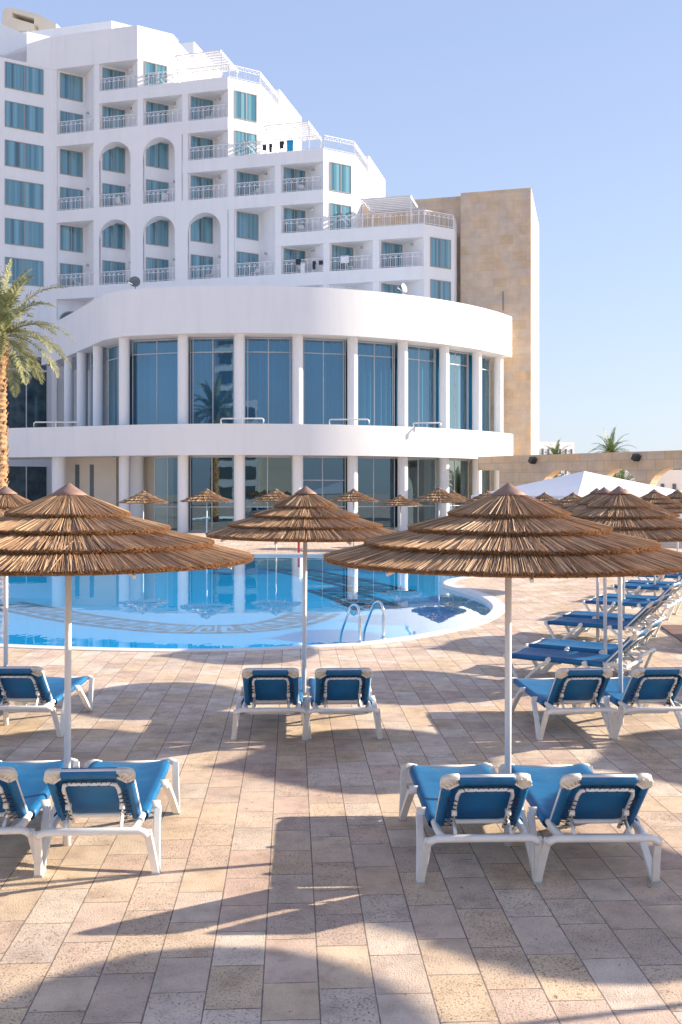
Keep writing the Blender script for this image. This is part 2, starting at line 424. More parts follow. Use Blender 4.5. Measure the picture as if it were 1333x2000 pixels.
# ------------------------------------------------------------------ world
SUN_AZ = R(12); SUN_EL = R(19.2)      # azimuth from +X towards +Y
w = bpy.data.worlds.new("World"); S.world = w; w.use_nodes = True
nt = w.node_tree; bg = nt.nodes['Background']
sky = nt.nodes.new('ShaderNodeTexSky'); sky.sky_type = 'NISHITA'; sky.sun_disc = False
sky.sun_elevation = SUN_EL; sky.sun_rotation = R(90)-SUN_AZ
sky.air_density = 1.0; sky.dust_density = 1.2; sky.ozone_density = 1.6; sky.altitude = 0
tc = nt.nodes.new('ShaderNodeTexCoord'); sp = nt.nodes.new('ShaderNodeSeparateXYZ'); nt.links.new(tc.outputs['Generated'], sp.inputs[0])
rp = ramp(nt, [(0, (1.75, 1.98, 2.4)), (.08, (1.66, 1.93, 2.42)), (.22, (1.45, 1.79, 2.48)), (.42, (1.2, 1.52, 2.38)), (.7, (1.1, 1.3, 2.1)), (1, (1.05, 1.25, 2.0))]); nt.links.new(sp.outputs[2], rp.inputs[0])
nt.links.new(mixc(nt, .85, sky.outputs[0], rp.outputs[0]), bg.inputs[0]); bg.inputs[1].default_value = .15
sl = bpy.data.lights.new('sun', 'SUN'); sl.energy = 4.5; sl.angle = R(.53); sl.color = (1, .86, .68)
so = bpy.data.objects.new('sun', sl); COL.objects.link(so)
sd = Vector((math.cos(SUN_AZ)*math.cos(SUN_EL), math.sin(SUN_AZ)*math.cos(SUN_EL), math.sin(SUN_EL)))
so.rotation_euler = sd.to_track_quat('Z', 'Y').to_euler(); so.location = sd*200
S.view_settings.view_transform = 'Standard'; S.view_settings.look = 'None'; S.view_settings.exposure = 1.3; S.view_settings.gamma = 1

# ------------------------------------------------------------------ ground and pool
def catmull(pts, n=8, close=False):
    out = []; m = len(pts)
    for i in range(m if close else m-1):
        p0 = pts[(i-1) % m] if close or i > 0 else pts[0]
        p1 = pts[i]; p2 = pts[(i+1) % m]
        p3 = pts[(i+2) % m] if close or i+2 < m else pts[-1]
        for k in range(n):
            t = k/n
            out.append(tuple(.5*((2*b)+(-a+c)*t+(2*a-5*b+4*c-d)*t*t+(-a+3*b-3*c+d)*t**3) for a, b, c, d in zip(p0, p1, p2, p3)))
    if not close: out.append(tuple(pts[-1]))
    return out
PC = [(-12,17.5),(-9,15.9),(-5.7,14.75),(-2.6,14.25),(-.64,14.55),(.82,15.25),(2.3,16.9),(3.15,19.0),(3.3,21.0),(3.0,22.8),(2.72,24.3),(3.3,26.0),(5,27.6),(7.0,29.6),(7.6,32.0),(5.5,34.4),(1.5,35.6),(-6,36.0),(-13,35.8),(-17,34),(-19.5,29),(-18.5,23.5),(-15.5,20)]
PC = [(x, y*KD) for x, y in PC]
pool = catmull(PC, 10, True)
def offset(path, d):
    out = []; m = len(path)
    for i in range(m):
        a, b = path[i-1], path[(i+1) % m]; tx, ty = b[0]-a[0], b[1]-a[1]; L = math.hypot(tx, ty)
        out.append((path[i][0]+ty/L*d, path[i][1]-tx/L*d))
    return out
pool_out = offset(pool, .34)      # counter-clockwise path: the outside is to its right
def ring_fill(outer, inner, z, name, mat):
    bm = bmesh.new(); es = []
    for path in (outer, inner):
        vs = [bm.verts.new((p[0], p[1], z)) for p in path]
        es += [bm.edges.new((vs[i], vs[(i+1) % len(vs)])) for i in range(len(vs))]
    bmesh.ops.triangle_fill(bm, edges=es, use_beauty=True)
    for f in bm.faces:
        if f.normal.z < 0: f.normal_flip()
    me = bpy.data.meshes.new(name); bm.to_mesh(me); bm.free()
    o = bpy.data.objects.new(name, me); COL.objects.link(o); me.materials.append(M[mat]); return o
g = ring_fill([(-1500,-400),(1500,-400),(1500,2500),(-1500,2500)], pool_out, 0, 'ground_paving', 'paving'); tag(g, kind='structure')
b = MB(); n = len(pool); zt = .012
rows = []
for off, z in ((.34, -.05), (.34, zt), (.06, zt), (.02, -.03), (0.0, -.06), (0, -.6)):
    rows.append([(p[0], p[1], z) for p in offset(pool, off)])
b.grid(rows, close=True, smooth=False)
tag(b.build('pool_coping', 'coping'), kind='structure')
WZ = -.075; FZ = -.62
b = MB(); b.grid([[(p[0], p[1], -.6) for p in pool], [(p[0], p[1], FZ) for p in pool]], close=True)
b.poly([(p[0], p[1], FZ) for p in pool])
tag(b.build('pool_floor', 'pool_tile'), kind='structure')
b = MB(); b.poly([(p[0], p[1], WZ) for p in pool])
tag(b.build('pool_water', 'water', recalc=False), kind='structure')
# greek key border on the pool floor
def key_band(path, unit, amp, th, name, mat, z):
    b = MB(); L = [0]
    for i in range(1, len(path)): L.append(L[-1]+math.dist(path[i], path[i-1]))
    def P(s, t):
        s = max(0, min(s, L[-1]-1e-6))
        i = next(k for k in range(1, len(L)) if L[k] >= s)
        f = (s-L[i-1])/(L[i]-L[i-1]); a, c = path[i-1], path[i]
        tx, ty = (c[0]-a[0])/(L[i]-L[i-1]), (c[1]-a[1])/(L[i]-L[i-1])
        return (a[0]+(c[0]-a[0])*f - ty*t, a[1]+(c[1]-a[1])*f + tx*t, z)
    motif = [(0, 0), (0, 1), (.78, 1), (.78, .33), (.42, .33), (.42, .62)]
    s0 = 0
    while s0+unit < L[-1]:
        segs = [((0,0),(0,1)), ((0,1),(.75,1)), ((.75,1),(.75,.32)), ((.75,.32),(.38,.32)), ((.38,.32),(.38,.66)), ((0,0),(1,0))]
        for (a0, a1), (c0, c1) in segs:
            h = th/2
            if abs(a0-c0) > abs(a1-c1):
                x0, x1 = min(a0, c0)*unit-h, max(a0, c0)*unit+h; y = a1*amp; h2 = h*1.9
                q = [(x0, y-h2), (x1, y-h2), (x1, y+h2), (x0, y+h2)]
            else:
                y0, y1 = min(a1, c1)*amp-h, max(a1, c1)*amp+h; x = a0*unit
                q = [(x-h, y0), (x+h, y0), (x+h, y1), (x-h, y1)]
            b.poly([P(s0+u, t) for u, t in q])
        s0 += unit
    return tag(b.build(name, mat), kind='structure')
def fl(px, py): Y = (CH-FZ)*F/(py-960); return ((px-666.5)/F*Y, Y)
key_band(catmull([fl(*p) for p in ((-40,1182),(30,1196),(130,1215),(300,1234),(450,1236),(560,1228),(630,1212),(660,1198))], 8), .66, 1.15, .11, 'pool_mosaic', 'pool_key', FZ+.006)
key_band([fl(*p) for p in ((440,1096),(600,1128),(745,1164))], .95, 1.5, .15, 'pool_mosaic', 'pool_key_dark', FZ+.006)
key_band([fl(*p) for p in ((600,1152),(660,1172),(712,1196))], .9, 1.2, .15, 'pool_mosaic', 'pool_key_dark', FZ+.006)
# timber deck at the right
b = MB(); b.prism([(4.95, 9.9*KD), (40, 9.9*KD), (40, 16.6*KD), (5.9, 16.6*KD)], .001, .03)
tag(b.build('timber_deck', 'deck'), kind='structure')

# ------------------------------------------------------------------ pool ladder
def rail(px, Y, name, label):
    e = empty(name, ((px-666.5)/F*Y*1.0, Y, 0))
    b = MB()
    pts = [(0,0,.0),(0,.0,.40),(-.005,.01,.50),(-.03,.05,.585),(-.075,.10,.62),(-.12,.15,.60),(-.16,.20,.54),(-.24,.30,.32),(-.30,.38,.12),(-.32,.41,-.05),(-.32,.42,-.5)]
    b.tube(catmull(pts, 4), .022, 12); b.build('handrail', 'chrome', e)
    b = MB(); b.lathe([(.0,.03),(.045,.03),(.05,.014),(.05,.012)], 16); b.build('base_flange', 'chrome', e)
    tag(e, label, 'pool rail', 'chrome grab rails at the pool edge')
rail(703, 4375*KD/296, 'grab_rail', 'curved chrome grab rail at pool edge, the nearer one left of its twin')
rail(749, 4375*KD/288, 'grab_rail', 'curved chrome grab rail at pool edge, the one on the right of the pair')

# ------------------------------------------------------------------ umbrellas
TIERS = [(.10, 2.482, .43, 2.350), (.36, 2.338, .71, 2.250), (.63, 2.234, 1.02, 2.150), (.93, 2.138, 1.30, 2.045)]
def tier_mesh(t, ns, seed, xy=1.0, wid=.0065, th=.045):
    rnd = random.Random(seed); b = MB()
    r0, z0, r1, z1 = t; r0 *= xy; r1 *= xy
    for k in range(ns):
        a = 2*PI*(k+rnd.random())/ns
        lay = rnd.random()
        skew = rnd.gauss(0, .030)*(1 if rnd.random() < .93 else 3.5)
        lead = r1*(1+rnd.gauss(0, .005)) - (1-lay)*.012
        st = r0 + (0 if rnd.random() < .6 else rnd.random()*.6*(r1-r0))
        zo = -th*(1-lay) + rnd.uniform(-.002, .006)
        ww = wid*rnd.uniform(.6, 1.35)
        fl = rnd.uniform(-.010, .004)
        zs = z0+(z1-z0)*(st-r0)/(r1-r0)
        def pt(r, aa, z, side, up=0):
            return Vector((r*math.cos(aa)-side*math.sin(aa), r*math.sin(aa)+side*math.cos(aa), z+up))
        a2 = a+skew*(r1-r0)/max(r1, .3)
        w0 = ww*(.45+.55*st/r1)
        tw = rnd.uniform(-.5, .5)*ww
        A = [pt(st, a, zs+zo, -w0/2, tw*.5), pt(st, a, zs+zo, w0/2, -tw*.5), pt(st, a, zs+zo+w0*.5, 0)]
        B = [pt(lead, a2, z1+zo+fl, -ww/2, tw), pt(lead, a2, z1+zo+fl, ww/2, -tw), pt(lead, a2, z1+zo+fl+ww*.5, 0)]
        va = [b.bm.verts.new(p) for p in A]; vb = [b.bm.verts.new(p) for p in B]
        for i, j in ((0, 2), (2, 1)):
            f = b.bm.faces.new((va[i], va[j], vb[j], vb[i]))
            for l, v in zip(f.loops, (0, 0, 1, 1)): l[b.uv].uv = (0, v)
        f = b.bm.faces.new(vb)
        for l in f.loops: l[b.uv].uv = (0, 1)
    return b
def make_umbrella(xy, dens, seed):
    e = empty('thatched_umbrella')
    b = MB(); b.tube([(0,0,0),(0,0,2.45)], .0235, 16); pole = b.build('pole', 'white_metal', e)
    b = MB(); b.lathe([(0,.30),(.028,.30),(.029,.0),(.0,.0)], 16); b.build('base_sleeve', 'white_metal', e)
    for i, t in enumerate(TIERS):
        r0, z0, r1, z1 = t
        # each tier: reeds over a woven mat
        b = tier_mesh(t, int(dens*(r1*xy)), seed*10+i, xy, wid=.0046 if dens > 1000 else .018, th=.030)
        o = b.build('thatch_tier', 'thatch', e, recalc=False)
        b = MB(); b.lathe([(.02, z0-.012-(0 if i else -.04)), (r0*xy, z0-.012), ((r1-.03)*xy, z1-.012), ((r1-.035)*xy, z1-.036), (r0*xy*.8, z0-.045)], 48); b.build('reed_mat', 'underthatch', o)
    b = MB()
    cap = [(0, 2.56), (.012, 2.558), (.035, 2.54), (.085, 2.507), (.128, 2.478), (.124, 2.472), (.0, 2.49)]
    b.lathe([(r*(.95 if xy < 1 else 1), z) for r, z in cap], 24); b.build('cap', 'cap', e)
    for k in range(8):
        a = 2*PI*k/8+.2; b = MB(); b.bar((.03*math.cos(a), .03*math.sin(a), 2.36), (1.2*xy*math.cos(a), 1.2*xy*math.sin(a), 1.985), .018, .022); b.build('rib', 'white_metal', e)
    return e
def ulab(o, label): tag(o, label, 'parasol', 'thatched umbrellas round the pool'); return o
big = make_umbrella(1.0, 6400, 3)
mid = make_umbrella(.81, 4000, 5)
far = make_umbrella(.81, 420, 8)
protos = {'big': big, 'mid': mid, 'far': far}; usedp = set()
def place_u(kind, X, Y, label, rz=0, sc=1.0):
    o = protos[kind] if kind not in usedp else copy_tree(protos[kind]); usedp.add(kind)
    o.location = (X, Y*KD, 0); o.rotation_euler = (R(.4)*math.sin(X*5+Y), R(.4)*math.cos(X*3+Y*2), rz); o.scale = (sc, sc, sc) if sc != 1 else (1, 1, 1)
    return ulab(o, label)
place_u('big', -1.94, 6.34, 'large thatched umbrella front left, over the two loungers nearest the left edge', .4)
place_u('big', 1.18, 6.34, 'large thatched umbrella front right, nearest the camera over two blue loungers', 2.1)
place_u('mid', -.40, 9.6, 'thatched umbrella in the middle between the two large ones, over an empty lounger pair', 1.1)
place_u('mid', -3.59, 9.6, 'thatched umbrella cut by the left edge, behind the large front left one', 2.7)
place_u('mid', 3.0, 9.6, 'thatched umbrella at right edge just behind the large front right one', .2)
R1 = [(5.4,5.1,'off to the right beside the front row'),(7.5,6.75,'far off to the right of the front row'),(6.35,9.6,'third along the second row, right of the frame'),(9.7,9.6,'fourth along the second row, right of the frame'),
      (6.9,12.7,'second in the side lounger row, right of the frame'),(10.1,12.7,'third in the side lounger row, right of the frame'),(8.9,15.7,'over the deck right of the frame'),(12.1,15.7,'over the deck at its far right')]
for i, (x, y, s_) in enumerate(R1): place_u('far', x, y, 'thatched umbrella '+s_, i*.7, 1.06)
P_side = [(3.51,11.88,'thatched umbrella whose pole stands by the nearest pair of side-on loungers'),
          (4.3,15.0,'thatched umbrella whose pole stands between the second pair of side-on loungers'),
          (5.66,17.95,'thatched umbrella behind the right edge one, apex beside white tent slope'),
          (7.27,20.75,'thatched umbrella near right edge, over the fourth pair of side-on loungers'),
          (8.75,23.3,'small thatched umbrella at the right edge in front of the arch')]
for i, (x, y, s_) in enumerate(P_side): place_u('mid', x, y, s_, i*1.3)
FARU = [(280,38,1.0,'far thatched umbrella leftmost across pool, before the cream wall end'),
        (404,37,1.03,'far thatched umbrella across pool, second from the left, before hall glass'),
        (540,38,1.03,'far thatched umbrella across pool half hidden behind the middle umbrella top'),
        (691,38,1.03,'far thatched umbrella across pool just right of the middle umbrella top'),
        (783,40,.93,'lowest and flattest far thatched umbrella across the pool'),
        (857,36,1.05,'far thatched umbrella at the left of the overlapping group by last columns'),
        (885,39,1.0,'far thatched umbrella overlapped by its left neighbour near last columns'),
        (952,37,1.0,'far thatched umbrella partly behind the front right umbrella top'),
        (1063,33,.97,'thatched umbrella under the left eave of the white tent'),
        (1120,30,.97,'thatched umbrella in front of the white tent legs')]
for i, (px, y, sc, s_) in enumerate(FARU):
    place_u('far', (px-666.5)/F*y*KD, y, s_, i*.9, sc)

# ------------------------------------------------------------------ loungers
def make_lounger():
    e = empty('sun_lounger'); zr = .335
    W = .272; WL = .345
    for s in (-1, 1):
        b = MB(); b.tube([(s*W,.80,zr-.02),(s*W,.79,zr-.004),(s*W,.74,zr+.0),(s*W,.3,zr+.0),(s*W,-.3,zr+.0),(s*W,-.66,zr+.01),(s*(W-.01),-.76,zr+.008),(s*(W-.04),-.80,zr)], .024, 10, sq=.95); b.build('side_rail', 'white_plastic', e)
    
    b = MB(); b.tube([(-WL,-.79,zr-.03),(-WL+.02,-.797,zr-.008),(-WL+.05,-.80,zr+.004),(0,-.805,zr+.006),(WL-.05,-.80,zr+.004),(WL-.02,-.797,zr-.008),(WL,-.79,zr-.03)], .026, 12, sq=.9); b.build('head_bar', 'white_plastic', e)
    b = MB(); b.tube([(-W,.80,zr-.01),(W,.80,zr-.01)], .022, 10); b.build('cross_bar', 'white_plastic', e); b = MB(); b.tube([(-W,-.12,zr-.03),(-.2,-.12,zr-.075),(.2,-.12,zr-.075),(W,-.12,zr-.03)], .016, 8); b.build('cross_bar', 'white_plastic', e)
    b = MB(); b.tube([(-W,-.5,zr-.02),(-.22,-.5,zr-.09),(.22,-.5,zr-.09),(W,-.5,zr-.02)], .018, 8); b.build('cross_bar', 'white_plastic', e)
    for s in (-1, 1):
        for y0, yf, y1 in ((.79, .56, .20), (-.79, -.63, -.28)):
            b = MB(); o_ = s*.032
            x0 = s*WL
            def P(y, z, k): return Vector((x0+o_*k, y, z))
            pts = [P(y0, zr, 0), P(y0*.6+yf*.4, zr*.62, .4), P(yf+(y0-yf)*.14, .035, 1), P(yf, .016, 1), P(yf+(y1-yf)*.12, .04, 1), P(y1*.55+yf*.45, zr*.6, .4), P(y1, zr-.005, 0)]
            pts = catmull(pts, 3)
            sgn = 1 if y0 > yf else -1
            # flat plastic channel section following the V
            rows = []
            for i, p in enumerate(pts):
                t = (pts[min(i+1, len(pts)-1)][1]-pts[max(i-1, 0)][1], pts[min(i+1, len(pts)-1)][2]-pts[max(i-1, 0)][2])
                L = math.hypot(*t) or 1; ny, nz = -t[1]/L, t[0]/L
                hw, hx = .017, .024
                rows.append([(p[0]-hx, p[1]+ny*hw, p[2]+nz*hw), (p[0]+hx, p[1]+ny*hw, p[2]+nz*hw), (p[0]+hx, p[1]-ny*hw, p[2]-nz*hw), (p[0]-hx, p[1]-ny*hw, p[2]-nz*hw)])
            vr = b.grid(rows, close=True, smooth=False); b.bm.faces.new(vr[0][::-1]); b.bm.faces.new(vr[-1])
            lg = b.build('leg', 'white_plastic', e, bevel=.006)
            b = MB(); b.box((x0+o_, yf, .007), (.058, .066, .014)); b.build('foot_pad', 'grey_frame', lg)
            b = MB(); b.tube([(s*W, y1, zr-.012), (s*(W+.035), y1, zr+.004), (x0+s*.012, y1, zr+.0)], [.022, .030, .033], 12); b.build('knuckle', 'white_plastic', lg)
            if y0 > yf:
                b = MB(); b.tube([(s*(W-.03), .80, zr-.004), (s*(W+.03), .802, zr+.004), (s*(WL-.01), .795, zr-.004), (x0, .785, zr-.03)], [.022, .026, .027, .024], 10); b.build('corner', 'white_plastic', lg)
    # seat sling: sheet that wraps over the rails and sags between
    def sheet(y0, y1, frame, nm, ny=14, sag=.022, wrap=True, parent=e, wid=W+.036):
        b = MB(); rows = []
        prof = []
        for k in range(15):
            u = -1+2*k/14; prof.append((u*(wid-.012), .030-(1-u*u)*sag))
        if wrap:
            prof = [(-wid+.055,-.034),(-wid+.02,-.040),(-wid-.002,-.02),(-wid-.004,.01)]+prof+[(wid+.004,.01),(wid+.002,-.02),(wid-.02,-.040),(wid-.055,-.034)]
        for j in range(ny+1):
            t = j/ny; y = y0+(y1-y0)*t
            rows.append([frame(x, y, z) for x, z in prof])
        b.grid(rows); o = b.build(nm, 'sling', parent)
        m = o.modifiers.new('solid', 'SOLIDIFY'); m.thickness = .003; return o
    sheet(-.50, .775, lambda x, y, z: (x*(1-.06*max(0, (y-.70)/.08)), y, zr+z+.004-.02*max(0, (y-.72)/.06)**2*.6), 'seat_sling')
    # backrest
    A = R(46); hy, hz, BL = -.52, zr+.02, .61
    ca, sa = math.cos(A), math.sin(A)
    def BF(x, s, z): return (x, hy-ca*s-sa*z*-1*-1, hz) if False else (x, hy-ca*s*.93+sa*z, hz+sa*s*.93+ca*z)
    bw = .258
    br = empty('backrest'); br.parent = e
    sheet(.0, .50, lambda x, y, z: BF(x, y, z), 'back_sling', parent=br, wid=bw+.012)
    # upper blue pocket strip wrapping the top bar, between the corner caps
    b = MB(); rows = []
    for x in [i/10*.172 for i in range(-10, 11)]:
        rows.append([BF(x, s, z) for s, z in ((.48,.012),(.57,.022),(.605,.018),(.618,-.006),(.608,-.030),(.575,-.036),(.53,-.033))])
    b.grid(rows); o = b.build('head_strip', 'sling', br); m = o.modifiers.new('solid', 'SOLIDIFY'); m.thickness = .003
    b = MB(); rows = []
    for x in [i/10*bw for i in range(-10, 11)]: rows.append([BF(x, s, z) for s, z in ((.44,.010),(.56,.016))])
    b.grid(rows); b.build('head_panel', 'sling', br)
    b = MB()
    for s in (-1, 1): b.tube([BF(s*bw, -.02, -.005), BF(s*bw, .3, -.005), BF(s*bw, .52, -.005), BF(s*(bw-.03), .585, -.005), BF(s*(bw-.09), .60, -.005)], .019, 10)
    b.tube([BF(-bw+.08, .60, -.005), BF(bw-.08, .60, -.005)], .017, 10)
    b.build('outer_frame', 'white_plastic', br)
    for s in (-1, 1):   # moulded corner cap, hollow behind with ribs
        b = MB()
        o1 = [(bw+.018,.49),(bw+.022,.54),(bw+.013,.583),(bw-.012,.603),(bw-.05,.610),(bw-.085,.608)]
        i1 = [(bw-.008,.475),(bw-.028,.492),(bw-.046,.51),(bw-.062,.528),(bw-.074,.545),(bw-.085,.562)]
        rows = [[BF(s*x, t, .014) for x, t in o1], [BF(s*x, t, -.026) for x, t in o1]]; b.grid(rows, smooth=True)
        rows = [[BF(s*x, t, .014) for x, t in o1], [BF(s*x, t, .014) for x, t in i1]]; b.grid(rows)
        rows = [[BF(s*x, t, -.020) for x, t in o1], [BF(s*x, t, -.020) for x, t in i1]]; b.grid(rows)
        for k in range(1, 5):
            b.bar(BF(s*o1[k][0], o1[k][1], -.026), BF(s*i1[k][0], i1[k][1], -.026), .004, .016)
        b.bar(BF(s*i1[0][0], i1[0][1], -.03), BF(s*i1[-1][0], i1[-1][1], -.03), .006, .014)
        o = b.build('corner_cap', 'cream_plastic', br, recalc=False); m = o.modifiers.new('solid', 'SOLIDIFY'); m.thickness = .004
    iw = .172
    b = MB()
    b.tube([BF(-iw,.0,-.045),BF(-iw,.44,-.045),BF(-iw+.012,.50,-.045),BF(-iw+.05,.515,-.045),BF(iw-.05,.515,-.045),BF(iw-.012,.50,-.045),BF(iw,.44,-.045),BF(iw,.0,-.045)], .0125, 10)
    b.tube([BF(-iw,.10,-.045),BF(-iw+.05,.085,-.045),BF(iw-.05,.085,-.045),BF(iw,.10,-.045)], .015, 10)
    b.build('inner_frame', 'white_plastic', br)
    for s in (-1, 1):
        b = MB(); b.tube([BF(s*iw, .22, -.055), (s*iw, -.70, hz+.05), (s*(iw+.004), -.795, zr+.01)], .0125, 8)
        b.tube([BF(s*iw-.016*1, .22, -.05), BF(s*iw+.016*1, .22, -.05)], .022, 10); b.build('prop', 'white_plastic', e)
    # lacing cord
    b = MB()
    for s in (-1, 1):
        t = .03
        while t < .40:
            b.bar(BF(s*(bw-.035), t, -.043), BF(s*(iw-.006), t+.028, -.060), .004); b.bar(BF(s*(iw-.006), t+.028, -.060), BF(s*(bw-.035), t+.055, -.043), .004)
            t += .055
    x = -.15
    while x < .15:
        b.bar(BF(x, .54, -.038), BF(x+.02, .508, -.060), .004); b.bar(BF(x+.02, .508, -.060), BF(x+.055, .545, -.038), .004); x += .062
    b.tube([BF(-.17,.535,-.040), BF(0,.532,-.043), BF(.17,.535,-.040)], .0035, 5)
    b.build('lacing', 'navy', br)
    return e
lng = make_lounger()
LN = []
T = R(2.9)
def place_l(X, Yhead, label, rz, first=[True], grp='blue loungers in pairs under the umbrellas'):
    o = lng if first[0] else copy_tree(lng); first[0] = False
    rz += math.sin(X*7.3+Yhead*3.1)*R(1.3)
    o.rotation_euler = (0, 0, rz); d = Vector((-math.sin(rz), math.cos(rz), 0))
    c = Vector((X, Yhead*KD, 0)) + d*.63
    o.location = c; tag(o, label, 'sun lounger', grp)
place_l(.885, 5.74, 'blue lounger with white frame, left of the pair nearest the camera at right', T)
place_l(1.632, 5.74, 'blue lounger with white frame, rightmost of the pair nearest the camera', T-.01)
place_l(-1.59, 5.85, 'blue lounger in the left foreground standing right of the umbrella pole', T)
place_l(-2.345, 5.85, 'blue lounger cut by the left edge in the foreground, left of the pole', T+.015)
place_l(-.70, 9.02, 'lounger left of the middle umbrella pole, back to the camera', T)
place_l(.012, 9.02, 'lounger right of the middle umbrella pole, back to the camera', T)
place_l(-3.23, 9.1, 'lounger behind the left umbrella pole at the left edge, second row', T-.02)
place_l(-3.98, 9.1, 'lounger mostly beyond the left edge in the second row', T)
place_l(2.37, 9.02, 'lounger left of the thin pole, at right in the second row', T)
place_l(3.13, 9.05, 'lounger cut by the right edge in the second row', T)
names = ['nearest', 'second', 'third', 'fourth', 'fifth and farthest']
for i, (x, y) in enumerate([(3.54,12.33),(4.76,15.6),(6.14,18.6),(7.58,21.7),(9.0,24.6)]):
    for k, (dx, dy) in enumerate(((0, 0), (.44, .84))):
        place_l(x+dx, (y+dy)/KD, 'side-on blue lounger, %s pair from the camera at right, %s one' % (names[i], ('nearer', 'farther')[k]), R(58), grp='blue loungers lined side-on at the right')

# ------------------------------------------------------------------ hotel block
ang = math.atan(.24*KD); eu = Vector((math.cos(ang), -math.sin(ang))); ev = Vector((math.sin(ang), math.cos(ang)))
O2 = Vector((0, 65*KD))
def H(u, v, z=None):
    p = O2+eu*u+ev*v
    return (p.x, p.y) if z is None else Vector((p.x, p.y, z))
def Uat(px, v):
    t = (px-666.5)/F; a = O2+ev*v
    # (a.x+eu.x*u) = t*(a.y+eu.y*u)
    return (t*a.y-a.x)/(eu.x-t*eu.y)
pitch = 3.70; Ub = lambda i: -12.42+pitch*(i-4)
FL = {k: 18.5+3.0*k for k in range(-2, 8)}; FL[-1] = 15.5; FL[-2] = 12.5
hotel = empty('hotel', (0, O2.y, 0)); tag(hotel, 'tall white stepped hotel with balconies, arches and roof terraces', 'hotel')
HW = hotel.matrix_world.copy()
def hb(b, name, mat, parent=None, **kw):
    o = b.build(name, mat, None, **kw)
    if parent is None:
        o.parent = hotel; o.location = -Vector((0, O2.y, 0))
    else: o.parent = parent
    return o
def footprint(i0, iend, back=10.6):
    pts = []
    for i in range(i0, iend):
        u = Ub(i); pts += [(u, 0), (u+.45, 0), (u+.45, .2), (u+1.95, 1.7)]
    u = Ub(iend); pts += [(u, 0), (u+1.9, 1.9), (u+1.9, back+1.9)]
    pts += [(Ub(i0)-2, back+1.9), (Ub(i0)-2, 2)]
    return pts
blocks = [(9, 0, FL[1]), (7, FL[1]-.02, FL[3]), (5, FL[3]-.02, FL[5]), (3, FL[5]-.02, 38.2)]
for iend, z0, z1 in blocks:
    b = MB(); fp = footprint(1, iend); b.prism([H(*p) for p in fp], z0, z1-.02); hb(b, 'wall', 'render_white')
    # taller rear parapet along the side
    u = Ub(iend)+1.9
    b = MB(); b.prism([H(*p) for p in ((u-3.5, 6.4), (u+.012, 6.4), (u+.012, 12.55), (u-3.5, 12.55))], z0+.4, z1+1.45); hb(b, 'parapet_wall', 'render_white')
# chamfered side end cap bands, slabs
def slab(ua, ub, k, name='balcony_slab'):
    b = MB(); z = FL[k]; b.prism([H(*p) for p in ((ua, -.04), (ub, -.04), (ub, .22), (ua, .22))], z-.92, z+.02)
    b.prism([H(*p) for p in ((ua+.01, .22), (ub-.01, .22), (ub-.01, 1.75), (ua+.01, 1.75))], z-.9, z-.05)
    hb(b, name, 'render_white')
slab(Ub(2)+.0, Ub(5), 5); slab(Ub(1)+.3, Ub(5), 4); slab(Ub(4), Ub(7), 3); slab(Ub(1)+.3, Ub(7), 2); slab(Ub(6), Ub(9), 1); slab(Ub(1)+.3, Ub(9), 0)
slab(Ub(5), Ub(9), -1)
# arch panels
def arch_panel(i, zb, zt, last=False):
    u0 = Ub(i)+.45; u1 = Ub(i)+3.12; uL = Ub(i)-.55 if False else Ub(i)-.02; uR = Ub(i+1)-.02
    cx = (u0+u1)/2; r = (u1-u0)/2; zc = zt-.05-r-.0
    b = MB(); seg = 20
    arc = [(cx+r*math.cos(PI-PI*k/seg), zc+r*math.sin(PI-PI*k/seg)*.98) for k in range(seg+1)]
    for v, fl in ((-.045, False), (.28, True)):
        for k in range(seg):
            (a0, a1), (c0, c1) = arc[k], arc[k+1]
            b.poly([H(a0, v, a1), H(c0, v, c1), H(c0, v, zt+.03), H(a0, v, zt+.03)])
        b.poly([H(uL, v, zb), H(u0, v, zb), H(u0, v, zt+.03), H(uL, v, zt+.03)])
        b.poly([H(u1, v, zb), H(uR, v, zb), H(uR, v, zt+.03), H(u1, v, zt+.03)])
    path = [(u0, zb)]+arc+[(u1, zb)]
    b.grid([[H(u, -.045, z) for u, z in path], [H(u, .9, z) for u, z in path]])
    hb(b, 'arch_panel', 'render_white')
for i in (2, 3): arch_panel(i, FL[2], FL[4]-.92)
for i in (2, 3, 4): arch_panel(i, FL[0], FL[2]-.92)
# windows
def window(name, p0, d, nrm, wid, z, h, split=1, parent=None, pm='pane', fr='room_frame', nm='window'):
    """p0 2D start, d 2D direction, nrm outward normal"""
    def Q(s, z_, o_): q = Vector(p0)+Vector(d)*s+Vector(nrm)*o_; return Vector((q.x, q.y, z_))
    b = MB(); t = .06
    def brick(s0, s1, z0, z1, o0, o1):
        v = [b.bm.verts.new(Q(s, zz, oo)) for zz in (z0, z1) for oo in (o0, o1) for s in (s0, s1)]
        for q in ((0,1,3,2),(4,6,7,5),(0,4,5,1),(2,3,7,6),(0,2,6,4),(1,5,7,3)): b.bm.faces.new([v[i] for i in q])
    brick(0, wid, z, z+t, 0.0, .05); brick(0, wid, z+h-t, z+h, 0, .05); brick(0, t, z+t, z+h-t, 0, .048); brick(wid-t, wid, z+t, z+h-t, 0, .048)
    for k in range(split): s_ = wid*(k+1)/(split+1); brick(s_-t*.7, s_+t*.7, z+t, z+h-t, 0, .055)
    f = hb(b, nm, fr)
    b = MB(); b.poly([Q(t, z+t, .022), Q(wid-t, z+t, .022), Q(wid-t, z+h-t, .022), Q(t, z+h-t, .022)], [(0,0),(wid,0),(wid,h),(0,h)])
    p = b.build('pane', pm, None, recalc=False); p.parent = f
    return f
d45 = (eu+ev).normalized(); n45 = (eu-ev).normalized()
